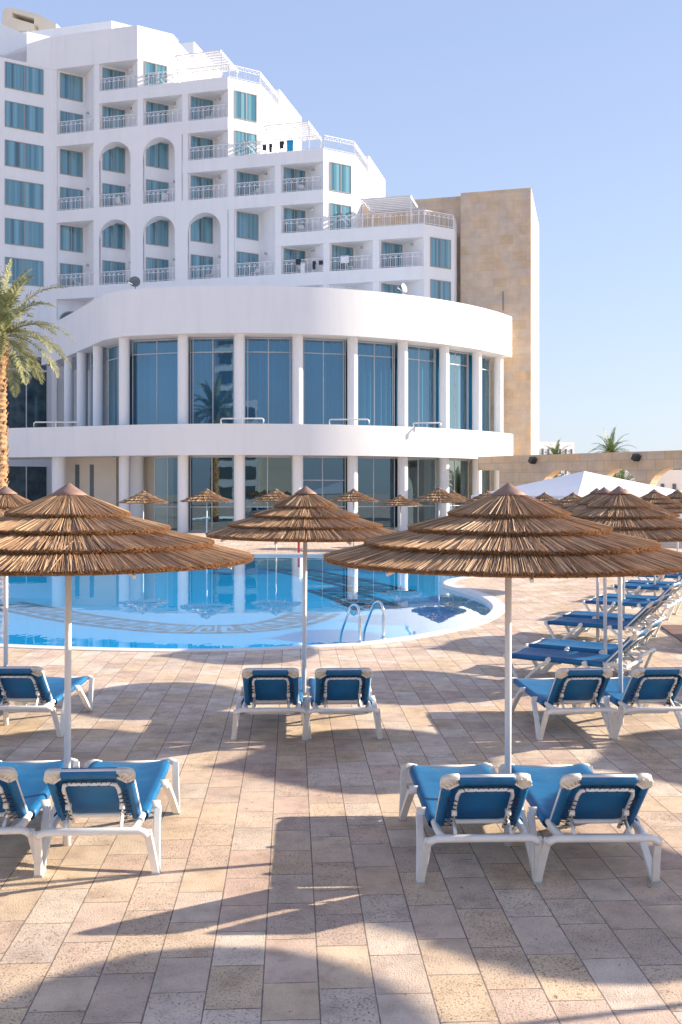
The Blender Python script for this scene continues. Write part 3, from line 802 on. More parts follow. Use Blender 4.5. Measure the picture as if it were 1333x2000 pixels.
def arched_window(i, k):
    p = Vector(H(Ub(i)+.45, .2)) + d45*.14; z0 = FL[k]-.6; w_ = 1.85; h_ = 1.15
    def Q(s_, z, o_): q = p+d45*s_+n45*o_; return Vector((q.x, q.y, z))
    arc = [(w_/2-w_/2*math.cos(PI*j/16), z0+h_+w_/2*.75*math.sin(PI*j/16)) for j in range(17)]
    path = [(0, z0)]+arc+[(w_, z0)]
    b = MB()
    for a, c in zip(path[:-1], path[1:]): b.bar(Q(*a, .03), Q(*c, .03), .07, .07)
    b.bar(Q(w_/2, z0, .03), Q(w_/2, z0+h_+.65, .03), .05)
    f = hb(b, 'window', 'room_frame')
    b = MB(); b.poly([Q(a, c, .015) for a, c in path], [(a, c-z0) for a, c in path]); o = b.build('pane', 'dark_pane', None, recalc=False); o.parent = f
def saw_win(i, k, h=1.98, chamf=False):
    off = .6 if chamf else 0
    p = Vector(H(Ub(i)+.45, .2)) + d45*.14 if not chamf else Vector(H(Ub(i), 0))+d45*.55
    z = FL[k]+.03
    window('window', p, d45, n45, 1.80, z, h)
arched_window(1, -1)
spec = {1: [5,4,3,2,1,0], 2: [5,4,3,2,1,0], 3: [4,3,2,1,0], 4: [4,3,2,1,0], 5: [2,1,0], 6: [2,1,0], 7: [0], 8: [0,-1]}
for i, ks in spec.items():
    for k in ks: saw_win(i, k)
for i, ks in {3: [5], 5: [4, 3], 7: [2, 1], 9: [0, -1]}.items():
    for k in ks: saw_win(i, k, 2.1, True)
# left wing wall
c0 = Vector(H(Ub(1)+.0, 0)); cL = c0-d45*14
b = MB(); pL = [tuple(cL), tuple(c0), tuple(c0+ev*8), tuple(cL+ev*8)]
b.prism(pL, 0, 35.8); hb(b, 'wall', 'render_white')
for k in (5,4,3,2,1,0):
    window('window', c0-d45*3.55, d45, n45, 2.92, FL[k]+.03, 2.0)
# big lobby windows in the same wall
def lobby(z, h, trans):
    p0 = c0-d45*3.55-d45*.0
    for s in range(3):
        window('window', p0-d45*(3.3*s)+d45*0, d45, n45, 3.22, z, h, 1, fr='white_metal', pm='dark_pane')
lobby(7.0, 4.9, 0); lobby(11.95, 1.1, 0); lobby(.3, 4.2, 0)
# balcony railings
def railing(p, q, name='railing', h=1.0, parent=None):
    b = MB(); p = Vector(p); q = Vector(q); L = (q-p).length; d = (q-p)/L; up = Vector((0,0,1))
    b.bar(p+up*h, q+up*h, .045); b.bar(p+up*h*.72, q+up*h*.72, .03); b.bar(p+up*.10, q+up*.10, .03)
    n = max(1, round(L/.42)); st = L/n
    for k in range(n+1):
        c = p+d*st*k; b.bar(c, c+up*h, .032 if k % 3 else .05)
        if k < n:
            r = st*.36; cc = c+d*st/2+up*(h*.72)
            pr = None
            for j in range(7):
                a = PI*j/6; w_ = cc+d*(-math.cos(a)*r)+up*(math.sin(a)*h*.20)
                if pr is not None: b.bar(pr, w_, .024)
                pr = w_
            for j in (1, 2): c2 = c+d*st*j/3; b.bar(c2+up*.1, c2+up*h*.72, .016)
    o = hb(b, name, 'white_metal'); return o
def brail(i, k): railing(H(Ub(i)+.45, .08, FL[k]+.02), H(Ub(i+1)-.03, .08, FL[k]+.02))
for i, ks in {1: [4,2,0], 2: [5,4,2,0], 3: [5,4,2,0], 4: [4,3,2,0], 5: [3,2,0], 6: [2,1,0], 7: [1,0], 8: [0]}.items():
    for k in ks: brail(i, k)
railing(H(Ub(4), .08, FL[5]), H(Ub(5), .08, FL[5])); railing(H(Ub(6), .08, FL[3]), H(Ub(7), .08, FL[3])); railing(H(Ub(8), .08, FL[1]), H(Ub(9), .08, FL[1]))
for i, k in ((5, 5), (7, 3), (9, 1)):
    u = Ub(i); railing(H(u+.05, .12, FL[k]), H(u+1.82, 1.89, FL[k])); railing(H(u+1.82, 1.95, FL[k]), H(u+1.82, 6.3, FL[k]))
# pergolas
for pa, pb, k in ((341, 432, 5), (515, 603, 3), (704, 803, 1)):
    ua = Uat(pa, 0); ub = Uat(pb, 0); z = FL[k]+2.1; b = MB()
    for j in range(9):
        v = .1+j*.42; b.bar(H(ua, v, z), H(ub, v, z), .20, .07)
    for uu in (ua+.1, ub-.05): b.bar(H(uu, 0, z-.1), H(uu, 3.7, z-.1), .08, .14)
    o = hb(b, 'pergola', 'white_metal')
    for uu in (ua+.1, ub-.05):
        for vv in (.35, 3.5):
            bb = MB(); bb.bar(H(uu, vv, FL[k]), H(uu, vv, z-.1), .08); p = bb.build('post', 'white_metal', None); p.parent = o
# wall lamps on the side walls
ds = (Vector((1.75, -1.7))).normalized()
for i, ks in {2: [5,4,2,0], 3: [4,2,0], 1: [4,2,0], 4: [4,3,2,0], 5: [2,0], 6: [2,1,0], 7: [0], 8: [0]}.items():
    for k in ks:
        b = MB(); u = Ub(i)+1.95+ds.x*1.05-.07; v = 1.7+ds.y*1.05-.07
        c = H(u, v, FL[k]+1.75); b.lathe([(0,.0),(.10,.03),(.13,.10),(.10,.17),(0,.2)], 10, c); hb(b, 'wall_lamp', 'white_metal' if k % 2 else 'grey_frame')
# roof masses
b = MB(); b.prism([H(*p) for p in ((Ub(1)+.05, -.06), (Ub(3), -.06), (Ub(3)+2.0, 1.94), (Ub(3)+2.0, 3), (Ub(1)+.05, 3))], FL[6]-.85, 38.2+.05); hb(b, 'roof_band', 'render_white')
b = MB(); b.prism([tuple(c0-d45*1.9-n45*.0), tuple(Vector(H(Ub(1)+.04, -.05))), tuple(Vector(H(Ub(1)+.05, 3))), tuple(c0-d45*1.9+ev*4)], 35.7, 38.22); hb(b, 'roof_band', 'render_white')
b = MB(); ua = Uat(75, 4.5); um = Uat(218, 4.5)
b.prism([H(*p) for p in ((ua-4, 4.5), (um, 4.5), (um+2.6, 7.1), (um+2.6, 11), (ua-4, 11))], 36, 41.3); hb(b, 'roof_block', 'render_white')
b = MB(); ua = Uat(300, 6)
b.prism([H(*p) for p in ((ua-5, 8), (ua+.6, 8), (ua+.6, 14), (ua-5, 14))], 36, 40.6); hb(b, 'roof_block', 'render_white')
# sloping roof at the far left and the little roof pavilion
b = MB(); Yq = 72*KD
A_ = [at(-60, 20, Yq), at(62, 72, Yq), at(62, 86, Yq), at(8, 107, Yq), at(-60, 107, Yq)]
bk = [p+Vector((0, 4, 0)) for p in A_]
b.poly(A_); b.poly(bk[::-1])
for k in range(5): b.poly([A_[k], bk[k], bk[(k+1) % 5], A_[(k+1) % 5]])
hb(b, 'roof_slope', 'render_white')
b = MB(); Yq = 77*KD
def slabpoly(pts, dz):
    f_ = [at(x, y, Yq) for x, y in pts]; k_ = [p+Vector((.6, dz, 0)) for p in f_]; b.poly(f_); b.poly(k_[::-1])
    for k in range(len(f_)): b.poly([f_[k], k_[k], k_[(k+1) % len(f_)], f_[(k+1) % len(f_)]])
slabpoly([(5,60),(5,24),(9,17),(16,14),(24,15),(24,34),(67,47),(67,60)], 2.5)
slabpoly([(24,15),(76,28),(76,48),(67,47),(67,36),(24,24)], 2.5)
slabpoly([(76,28),(110,46),(110,60),(76,60)], 2.5)
hb(b, 'roof_pavilion', 'cream')
b = MB(); f_ = [at(x, y, Yq+2.2) for x, y in ((22,20),(70,33),(70,52),(22,40))]; b.poly(f_); hb(b, 'pavilion_shade', 'tan_cloth')
# cables from the roof band down to the terraces
for (xa, ya), (xb, yb), va in (((335,76),(410,108),1.),((547,185),(600,210),3.)):
    pass
# satellite dishes
def dish(px, py, Y, r, name, label, mat, tilt):
    c = at(px, py, Y); e = empty(name, c); b = MB(); prof = [(r*k/6, .25*r*(k/6)**2) for k in range(7)]
    b.lathe(prof, 24); o = b.build('reflector', mat, e); o.rotation_euler = tilt; m = o.modifiers.new('s', 'SOLIDIFY'); m.thickness = .02
    b = MB(); b.bar((0,.1,-.05), (0,.25,-r*1.6), .06); b.build('mast', mat, e)
    b = MB(); b.bar((0,.05,-r*.6), (-.35,-.45,-.1), .03); b.box((-.35,-.45,-.05), (.08,.08,.12)); b.build('feed_arm', mat, e)
    tag(e, label, 'satellite dish', 'satellite dishes on the hall roof')

# ------------------------------------------------------------------ stone tower
tw = empty('stone_tower', (*H(14, 3), 0)); tag(tw, 'tall windowless slab tower clad in sandy stone beside the white hall', 'tower')
def tb(b, name, mat):
    o = b.build(name, mat, None); o.parent = tw; o.location = -tw.location; return o
ur = Uat(1037.5, 3.0); ul = Uat(900, 3.0)
b = MB(); b.prism([H(*p) for p in ((ul, 3), (ur, 3), (ur, 13.4), (ul, 13.4))], 0, 24.4); tb(b, 'wall', 'stone')
b = MB(); b.prism([H(*p) for p in ((ul-9, 3.9), (ul-.003, 3.9), (ul-.003, 13), (ul-9, 13))], 0, 24.45); tb(b, 'wall', 'stone')
b = MB(); b.bar(H(Uat(983, 2.9), 2.9, 15.6), H(Uat(983, 2.9), 2.9, 17.0), .04); tb(b, 'lightning_rod', 'black')

# ------------------------------------------------------------------ rotunda hall
hall = empty('hall', (-6.2, 75.9*KD, 0)); tag(hall, 'curved white two storey hall with round columns and tall blue windows', 'hall')
def ab(b, name, mat, parent=None, **kw):
    o = b.build(name, mat, None, **kw)
    if parent: o.parent = parent
    else: o.parent = hall; o.location = -hall.location
    return o
def RT(th, r): return (-6.2+r*math.sin(th), (75.9-r*math.cos(th))*KD)
def outer(off):
    """facade line from its far left end to its right end, off = distance outside of the column line"""
    left = [(-22.6,67.6),(-21.0,65.6),(-18.9,62.5),(-17.1,59.7),(-15.6,57.35),(-14.6,56.0)]
    o_ = []
    for x, y in left:
        nx, ny = .83, .55
        o_.append((x+nx*(.9-off), (y+ny*(.9-off))*KD))
    o_ += [RT(R(-18.5), 21.2+off)]
    pts = o_
    sm = catmull(pts, 6)
    th = -17.5
    while th <= 57.01: sm.append(RT(R(th), 21.2+off)); th += 1.5
    return sm
def terr(off):
    p = RT(R(-20), 21.2+off); q = RT(R(-17), 21.2+off)
    dx, dy = p[0]-q[0], p[1]-q[1]
    s_ = [(p[0]+dx*k*1.1, p[1]+dy*k*1.1) for k in (14, 8, 4, 1.5)]+[p]
    th = -18.5
    while th <= 57.01: s_.append(RT(R(th), 21.2+off)); th += 1.5
    return s_
b = MB(); b.strip(outer(.9), outer(-.5), 12.03, 14.88); ab(b, 'upper_band', 'render_white')
b = MB(); b.strip(terr(.9), terr(.55), 4.70, 6.58); b.strip(terr(.55), terr(-3.2), 4.72, 6.3); ab(b, 'terrace_band', 'render_white')
# roof deck and end wall
b = MB(); po = outer(-.5); b.prism([po[0]]+po[1:]+[(10.5, 72*KD), (-20, 74*KD)], 12.05, 14.4); ab(b, 'roof', 'render_white')
# columns
cols_px = [358, 468, 582, 689, 787, 868, 932, 974, 243]
cols = []
for px in cols_px:
    t = (px-666.5)/F
    lo, hi = R(-30), R(60)
    for _ in range(50):
        m_ = (lo+hi)/2; q = RT(m_, 21.2)
        if q[0]/q[1] < t: lo = m_
        else: hi = m_
    cols.append(RT(lo, 21.2))
cols += [((192-666.5)/F*59.0*KD, 59.0*KD), ((160-666.5)/F*61.6*KD, 61.6*KD), ((135-666.5)/F*63.8*KD, 63.8*KD)]
for k, (x, y) in enumerate(cols):
    b = MB(); b.lathe([(.33, 6.3), (.33, 12.05)], 28, (x, y, 0)); ab(b, 'column', 'render_white')
    if k < 9:
        b = MB(); b.lathe([(.33, 0), (.33, 4.72)], 28, (x, y, 0)); ab(b, 'column', 'render_white')
gx = [(115, 57.5), (268, 57.2)]
for px, Y in gx:
    b = MB(); b.lathe([(.42, 0), (.42, 4.72)], 28, ((px-666.5)/F*Y*KD, Y*KD, 0)); ab(b, 'column', 'render_white')
# hall windows between columns
order = sorted(cols, key=lambda c: c[0]/c[1])
def hall_window(a, c, z0, z1, glassm, transoms, mull, cur):
    a = Vector(a); c = Vector(c); d = (c-a).normalized(); n_ = Vector((d.y, -d.x))
    if n_.y > 0: n_ = -n_
    p = a+d*.30-n_*.5; q = c-d*.30-n_*.5; L = (q-p).length
    b = MB(); t = .05
    def W3(s, z, o_=0): v = p+d*s+n_*o_; return Vector((v.x, v.y, z))
    b.bar(W3(0, z0+.04), W3(L, z0+.04), .08, .08); b.bar(W3(0, z1-.05), W3(L, z1-.05), .08, .1)
    for s in (0.03, L-.03)+tuple(L*m_ for m_ in mull): b.bar(W3(s, z0), W3(s, z1), .06, .06)
    for z in transoms: b.bar(W3(0, z), W3(L, z), .06, .06)
    f = ab(b, 'window', 'white_metal' if False else 'grey_frame')
    b = MB(); b.poly([W3(0, z0), W3(L, z0), W3(L, z1), W3(0, z1)], [(0,0),(L,0),(L,z1-z0),(0,z1-z0)]); ab(b, 'pane', glassm, f)
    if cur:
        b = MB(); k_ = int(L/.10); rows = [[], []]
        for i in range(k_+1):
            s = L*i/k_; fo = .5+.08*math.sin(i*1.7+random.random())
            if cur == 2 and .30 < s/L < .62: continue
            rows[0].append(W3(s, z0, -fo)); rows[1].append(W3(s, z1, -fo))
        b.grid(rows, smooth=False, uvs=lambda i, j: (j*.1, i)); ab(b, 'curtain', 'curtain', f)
for i in range(len(order)-1):
    a, c = order[i], order[i+1]; L = math.dist(a, c)
    mull = (.42,) if L < 3 else ((.07, .5, .95) if i != 3 else (.5, .93))
    hall_window(a, c, 6.3, 12.0, 'hall_glass', (11.1,), mull, 0 if i < 3 else (1 if i % 3 else 2))
gorder = [c for c in order if c[0]/c[1] > (240-666.5)/F]
for i in range(len(gorder)-1):
    a, c = gorder[i], gorder[i+1]
    if i == 0: a = Vector(a)*.5+Vector(c)*.5*1.0; a = (Vector(gorder[0])*.62+Vector(c)*.38)
    hall_window(a, c, .02, 4.7, 'ground_glass', (1.55,) if i != 3 else (1.55, 3.2), (.48,), 0)
# interior: floor, back wall, room objects
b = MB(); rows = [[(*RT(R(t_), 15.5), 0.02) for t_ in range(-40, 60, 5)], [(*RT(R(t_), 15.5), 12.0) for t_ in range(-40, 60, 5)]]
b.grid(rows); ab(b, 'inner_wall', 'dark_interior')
b = MB(); b.strip([RT(R(t_), 20.4) for t_ in range(-24, 58, 3)], [RT(R(t_), 15.6) for t_ in range(-24, 58, 3)], 4.8, 6.25); ab(b, 'floor_slab', 'cream')
# cream ground floor wall with two slit windows
y0 = 58.6*KD
xa, xb = (128-666.5)/F*y0, (234-666.5)/F*y0*1.0
b = MB(); b.prism([(xa, y0), (xb, y0-1.0), (xb+.2, y0+.3), (xb+3.6, y0-2.2), (xb+3.8, y0-1.6), (xb+.5, y0+5), (xa, y0+5)], 0, 4.71); ab(b, 'ground_wall', 'cream')
for px in (152, 180.5):
    t_ = (px-666.5)/F; f_ = (px-128)/(234-128); yy = y0-1.0*f_
    b = MB(); b.box((t_*yy, yy-.0, 2.7), (.28, .12, 3.1), -.15); ab(b, 'slit_window', 'dark_frame')
# terrace rails
def trail(pa, pb, Y, label):
    e = empty('terrace_rail', at((pa+pb)/2, 828, Y)); z0 = 6.55; c = e.location.copy()
    A = at(pa, 828, Y); B = at(pb, 828, Y); A.z = z0; B.z = z0; e.location.z = z0; c.z = z0
    b = MB(); up = Vector((0,0,.30)); pts = [A, A+up*.8, A+up+(B-A)*.03, B+up-(B-A)*.03, B+up*.8, B]
    b.tube([p-c for p in pts], .045, 8); b.build('tube', 'white_metal', e)
    b = MB(); b.bar((A+B)/2-c, (A+B)/2-c+up, .05); b.build('stanchion', 'white_metal', e)
    tag(e, label, 'railing', 'low white rails on the terrace parapet')
trail(67, 152, 56.2*KD, 'low white rail on the terrace parapet beside the palm, leftmost')
trail(432, 515, 53.4*KD, 'low white rail on the terrace parapet, second from the left')
trail(644, 721, 54.1*KD, 'low white rail on the terrace parapet above the middle umbrella top')
trail(808, 861, 56.8*KD, 'low white rail on the terrace parapet, rightmost')
dish(788, 563, 56.4*KD, .30, 'satellite_dish', 'white satellite dish on the hall roof edge at right', 'white_metal', (R(75), 0, R(55)))
dish(264, 551, 58.0*KD, .36, 'satellite_dish', 'grey satellite dish on the hall roof edge at left', 'dark_frame', (R(80), 0, R(10)))

# ------------------------------------------------------------------ stone arcade
arc_e = empty('stone_arcade', (12, 55*KD, 0)); tag(arc_e, 'long sandy stone wall with round arches, behind the tent and right umbrellas', 'arcade')
Pa = Vector((9.1, 59.6*KD)); Pb = Vector((19.25, 50.2*KD)); da = (Pb-Pa); LA = da.length; da.normalize(); na = Vector((da.y, -da.x))
if na.y > 0: na = -na
zt = 4.82
def AW(s, z, o_): v = Pa+da*s-na*o_; return Vector((v.x, v.y, z))
b = MB()
def s_at(px):
    t = (px-666.5)/F; return (t*Pa.y-Pa.x)/(da.x-t*da.y)
ops = [(s_at(1055), s_at(1135)), (s_at(1172), s_at(1248)), (s_at(1266), s_at(1362)), (s_at(1395), s_at(1500))]
zs = 2.35; th = .85
prev = 0
def uvq(pts, uv): b.poly(pts, uv)
for (s0, s1) in ops:
    for o_ in (0, th):
        uvq([AW(prev, 0 if prev else 3.9, o_), AW(s0, 0 if prev else 3.9, o_), AW(s0, zt, o_), AW(prev, zt, o_)], [(prev, 0 if prev else 3.9), (s0, 0 if prev else 3.9), (s0, zt), (prev, zt)])
    if prev == 0:
        sb = s_at(975)
        for o_ in (.03, th-.03): uvq([AW(sb, 0, o_), AW(s0, 0, o_), AW(s0, 3.92, o_), AW(sb, 3.92, o_)], [(sb, 0), (s0, 0), (s0, 3.92), (sb, 3.92)])
        uvq([AW(sb, 0, .03), AW(sb, 3.92, .03), AW(sb, 3.92, th-.03), AW(sb, 0, th-.03)], [(0, 0), (0, 3.9), (.8, 3.9), (.8, 0)])
        uvq([AW(0, 3.9, 0), AW(sb, 3.9, 0), AW(sb, 3.9, th), AW(0, 3.9, th)], [(0, 0), (sb, 0), (sb, .8), (0, .8)])
        uvq([AW(0, 3.9, 0), AW(0, zt, 0), AW(0, zt, th), AW(0, 3.9, th)], [(0, 0), (0, 1), (.8, 1), (.8, 0)])
    c = (s0+s1)/2; r = (s1-s0)/2; top = 3.85; seg = 16
    arc = [(c-r*math.cos(PI*k/seg), zs+(top-zs)*math.sin(PI*k/seg)) for k in range(seg+1)]
    for o_ in (0, th):
        for k in range(seg):
            (a0, a1), (c0_, c1) = arc[k], arc[k+1]
            uvq([AW(a0, a1, o_), AW(c0_, c1, o_), AW(c0_, zt, o_), AW(a0, zt, o_)], [(a0, a1), (c0_, c1), (c0_, zt), (a0, zt)])
    path = [(s0, 0)]+arc+[(s1, 0)]
    for k in range(len(path)-1):
        (a0, a1), (c0_, c1) = path[k], path[k+1]
        uvq([AW(a0, a1, 0), AW(a0, a1, th), AW(c0_, c1, th), AW(c0_, c1, 0)], [(0, k), (th, k), (th, k+.7), (0, k+.7)])
    prev = s1
for o_ in (0, th): uvq([AW(prev, 0, o_), AW(prev+10, 0, o_), AW(prev+10, zt, o_), AW(prev, zt, o_)], [(prev, 0), (prev+10, 0), (prev+10, zt), (prev, zt)])
uvq([AW(0, zt, 0), AW(prev+10, zt, 0), AW(prev+10, zt, th), AW(0, zt, th)], [(0, 0), (prev+10, 0), (prev+10, th), (0, th)])
o = b.build('arched_wall', 'arcade_stone', None, weld=True); o.parent = arc_e; o.location = -arc_e.location
# blind niche ring
for px, y, lab in ((1045, 898, 'dark floodlight on top of the stone wall, beside the tower'), (1247, 893, 'dark floodlight on top of the stone wall, near the right edge')):
    s = s_at(px); c = AW(s, zt-.35, -.25); e = empty('floodlight', c); b = MB(); b.box((0,0,0), (.42,.30,.36), .5, Matrix.Rotation(R(30), 4, 'X')); b.build('housing', 'black', e)
    b = MB(); b.bar((.05,.02,.05), (.1,.4,.15), .06); b.build('bracket', 'black', e); tag(e, lab, 'floodlight', 'floodlights on the arcade')

# ------------------------------------------------------------------ white tent
Yt = 40*KD; c = at(1142, 920, Yt); e = empty('canopy_tent', (c.x, Yt, 0)); tag(e, 'white pyramid canopy tent in front of the stone arches', 'tent')
hw = 3.6; ze = CH-(968-960)/F*Yt; zap = c.z; rot = R(28)
def TR(x, y, z): return Vector((x*math.cos(rot)-y*math.sin(rot), x*math.sin(rot)+y*math.cos(rot), z))
b = MB(); cs = [(-hw,-hw),(hw,-hw),(hw,hw),(-hw,hw)]
for k in range(4):
    (x0, y0_), (x1, y1) = cs[k], cs[(k+1) % 4]; rows = []
    for j in range(9):
        f_ = j/8; sagz = -.02*math.sin(PI*f_)
        rows.append([TR((x0+(x1-x0)*i/8)*(1-f_), (y0_+(y1-y0_)*i/8)*(1-f_), ze+(zap-ze)*f_+sagz) for i in range(9)])
    b.grid(rows)
b.build('canopy', 'canvas', e)
b = MB()
for k in range(4):
    (x0, y0_), (x1, y1) = cs[k], cs[(k+1) % 4]
    rows = [[TR(x0+(x1-x0)*i/12, y0_+(y1-y0_)*i/12, ze-z_-(.08*math.sin(PI*i/12) if z_ else 0)*-1) for i in range(13)] for z_ in (0, .16)]
    b.grid(rows)
b.build('valance', 'canvas', e)
for x, y in cs:
    b = MB(); b.bar(TR(x*.98, y*.98, 0), TR(x*.98, y*.98, ze), .08); b.build('leg', 'white_metal', e)

# ------------------------------------------------------------------ palms
def palm(name, loc, h, r, nf, fl, label, leafm='palm_leaf', seed=1, droop=1.0, up=.9, trunkm='bark', leaflets=34, lw=.035):
    rnd = random.Random(seed); e = empty(name, loc)
    b = MB(); pr = []; z = 0; n = 20; k = 0
    rows = []
    while z < h:
        rr = r*(1.05-.25*z/h)*(1+(.12 if k % 2 else -.06)+rnd.uniform(-.04, .04))
        if z > h*.8: rr *= 1+.35*(z/h-.8)/.2
        rows.append([Vector((rr*(1+rnd.uniform(-.07, .07))*math.cos(2*PI*(j+.5*(k % 2))/n), rr*(1+rnd.uniform(-.07, .07))*math.sin(2*PI*(j+.5*(k % 2))/n), z)) for j in range(n)])
        z += .11; k += 1
    b.grid(rows, close=True, smooth=False); tr = b.build('trunk', trunkm, e)
    # old leaf bases
    b = MB()
    for i in range(int(h*26)):
        zz = rnd.uniform(h*.1, h*1.0); a = rnd.random()*2*PI; rr = r*(1.0-.2*zz/h)*(1.25 if zz > h*.85 else 1)
        p = Vector((rr*math.cos(a), rr*math.sin(a), zz)); q = p+Vector((math.cos(a)*.10, math.sin(a)*.10, .16))
        b.bar(p, q, .09, .035)
    b.build('leaf_bases', trunkm, tr)
    b = MB()
    for i in range(nf):
        a = 2.399*i+rnd.uniform(-.25, .25); q = (i+.5)/nf
        el = R(88)-q*R(115)*up; L = fl*rnd.uniform(.85, 1.1)
        p = Vector((.12*math.cos(a), .12*math.sin(a), h-.05)); d = Vector((math.cos(a)*math.cos(el), math.sin(a)*math.cos(el), math.sin(el)))
        seg = 14; pts = [p.copy()]; ds_ = [d.copy()]
        for s in range(seg):
            d = (d+Vector((0, 0, -.085*droop*(1+s*.06)))).normalized(); p = p+d*L/seg; pts.append(p.copy()); ds_.append(d.copy())
        for s in range(seg): b.bar(pts[s], pts[s+1], .045*(1-s/seg)+.008, .03*(1-s/seg)+.006)
        for s in range(leaflets):
            f_ = .10+.9*s/leaflets; x = f_*seg; i0 = min(int(x), seg-1); fr = x-i0
            c_ = pts[i0].lerp(pts[i0+1], fr); dd = ds_[i0]
            side = dd.cross(Vector((0,0,1)))
            if side.length < .05: side = Vector((-math.sin(a), math.cos(a), 0))
            side.normalize(); upv = side.cross(dd).normalized()
            ll = fl*.17*math.sin(PI*min(1, f_*.9+.12))**.6*rnd.uniform(.8, 1.15)
            for sg in (-1, 1):
                dr = (dd*.75+side*sg*.75+upv*rnd.uniform(-.1, .45)).normalized()
                e1 = c_+dr*ll*.55; e2 = c_+dr*ll+Vector((0, 0, -ll*.22*droop))
                wv = dr.cross(upv if abs(dr.dot(upv)) < .9 else side).normalized()*lw/2
                v = [b.bm.verts.new(z_) for z_ in (c_-wv*.4, c_+wv*.4, e1+wv, e1-wv, e2)]
                b.bm.faces.new((v[0], v[1], v[2], v[3])); b.bm.faces.new((v[3], v[2], v[4]))
    b.build('fronds', leafm, e, recalc=False)
    tag(e, label, 'palm tree'); return e
q = at(-2, 655, 37*KD)
palm('palm_tree', (q.x, q.y, 0), q.z, .33, 42, 3.4, 'tall date palm with orange brown trunk at the left edge', seed=4, up=.88, leaflets=54, droop=1.0, lw=.055)
q = at(1193, 884, 80*KD)
palm('palm_tree', (q.x, q.y, 0), q.z, .35, 30, 2.4, 'dark green palm crown rising above the stone arcade', 'green_leaf', 9, 1.0, .75)
q = at(1086, 893, 85*KD)
palm('palm_tree', (q.x, q.y, 0), q.z, .3, 24, 1.9, 'small palm top before the distant white building', 'green_leaf', 12, 1.0, .8)
q = at(1212, 955, 62*KD)
palm('palm_tree', (q.x, q.y, 0), max(1.2, q.z), .3, 40, 2.3, 'bright green palm seen through the arch behind the tent', 'green_leaf', 14, 1.1, .9)
# bushes behind the first arch
def bush(px, py, Y, r, label, seed):
    rnd = random.Random(seed); c = at(px, py, Y); e = empty('bush', (c.x, c.y, 0)); b = MB()
    for i in range(1100):
        v = Vector((rnd.gauss(0, 1), rnd.gauss(0, 1), rnd.gauss(0, 1))).normalized()*r*rnd.uniform(.55, 1.05); v.z = v.z*.8+c.z-r*.5
        if v.z < 0: continue
        t1 = Vector((rnd.uniform(-1,1), rnd.uniform(-1,1), rnd.uniform(-1,1))).normalized()*.14; t2 = Vector((rnd.uniform(-1,1), rnd.uniform(-1,1), rnd.uniform(-1,1))).normalized()*.07
        b.poly([v-t1, v+t2, v+t1, v-t2])
    b.build('foliage', 'green_leaf', e, recalc=False)
    b = MB(); b.tube([(0,0,0),(.05,0,c.z-r*.5),(0,.1,c.z)], [.12,.09,.03], 8); b.build('stem', 'bark', e)
    tag(e, label, 'bush')
bush(1085, 938, 64*KD, 1.7, 'green bush seen through the arch left of the tent peak', 3)
bush(1330, 915, 90*KD, 1.6, 'dark tree crown seen through the rightmost arch', 5)

# ------------------------------------------------------------------ far white buildings
def far_building(px0, px1, py, Y, nm, label, floors, nw, slope=0):
    e = empty(nm, (at(px0, 960, Y).x, Y, 0)); ox = e.location.x
    A = at(px0, py, Y); B = at(px1, py, Y-slope); h = A.z; b = MB()
    pts = [(A.x-ox, 0), (B.x-ox, -slope), (B.x-ox+2, 14), (A.x-ox, 14)]; b.prism(pts, 0, h); b.build('wall', 'render_white', e)
    d = Vector((B.x-A.x, -slope)); L = d.length; d.normalize(); n_ = Vector((d.y, -d.x))
    for f_ in range(floors):
        for k in range(nw):
            s = L*(k+.5)/nw; z = h-1.2-f_*3.0
            if z < 1.5: continue
            b = MB(); b.box((d.x*s+n_.x*.03, d.y*s+n_.y*.03, z-.6), (L/nw*.30, .1, 1.3), math.atan2(d.y, d.x)); b.build('window', 'dark_frame', e)
    tag(e, label, 'building'); return e
far_building(1020, 1122, 862, 150*KD, 'distant_building', 'distant low white building with small windows beyond the arcade', 3, 9, -3.5)
far_building(1283, 1400, 918, 75*KD, 'white_building', 'white building seen through the rightmost stone arch', 2, 5, 2)
# opposite wing behind the camera: it shows in the photo as a reflection in the hall glass
e = empty('opposite_wing', (-20, -34, 0)); tag(e, 'white hotel wing facing the hall, seen only mirrored in the hall glass', 'building')
b = MB(); b.prism([(-18,-12),(24,-12),(24,0),(11,0),(11,-1.5),(-5,-1.5),(-5,0),(-18,0)], 0, 17); b.build('wall', 'render_white', e)
b = MB(); b.prism([(-17.9,-11.9),(-7,-11.9),(-7,-.1),(-17.9,-.1)], 17, 33); b.build('wall', 'render_white', e)
for f_ in range(10):
    for k in range(12):
        x = -16+k*3.5
        if f_ > 4 and x > -8: continue
        y = -1.47 if -5 < x < 11 else .03
        b = MB(); b.box((x, y, 2.4+f_*3.1), (2.3, .1, 2.0)); b.build('window', 'dark_frame', e)
b = MB(); b.prism([(24.1,-8),(44,-8),(44,-.5),(24.1,-.5)], 0, 9); b.build('low_wall', 'cream', e)
palm('palm_tree', (-30, 6, 0), 10, .34, 34, 3.2, 'second palm mirrored in the tall hall glass', seed=22)
palm('palm_tree', (11, -22, 0), 8.5, .34, 30, 3.0, 'palm mirrored low in the middle hall glass', seed=23)

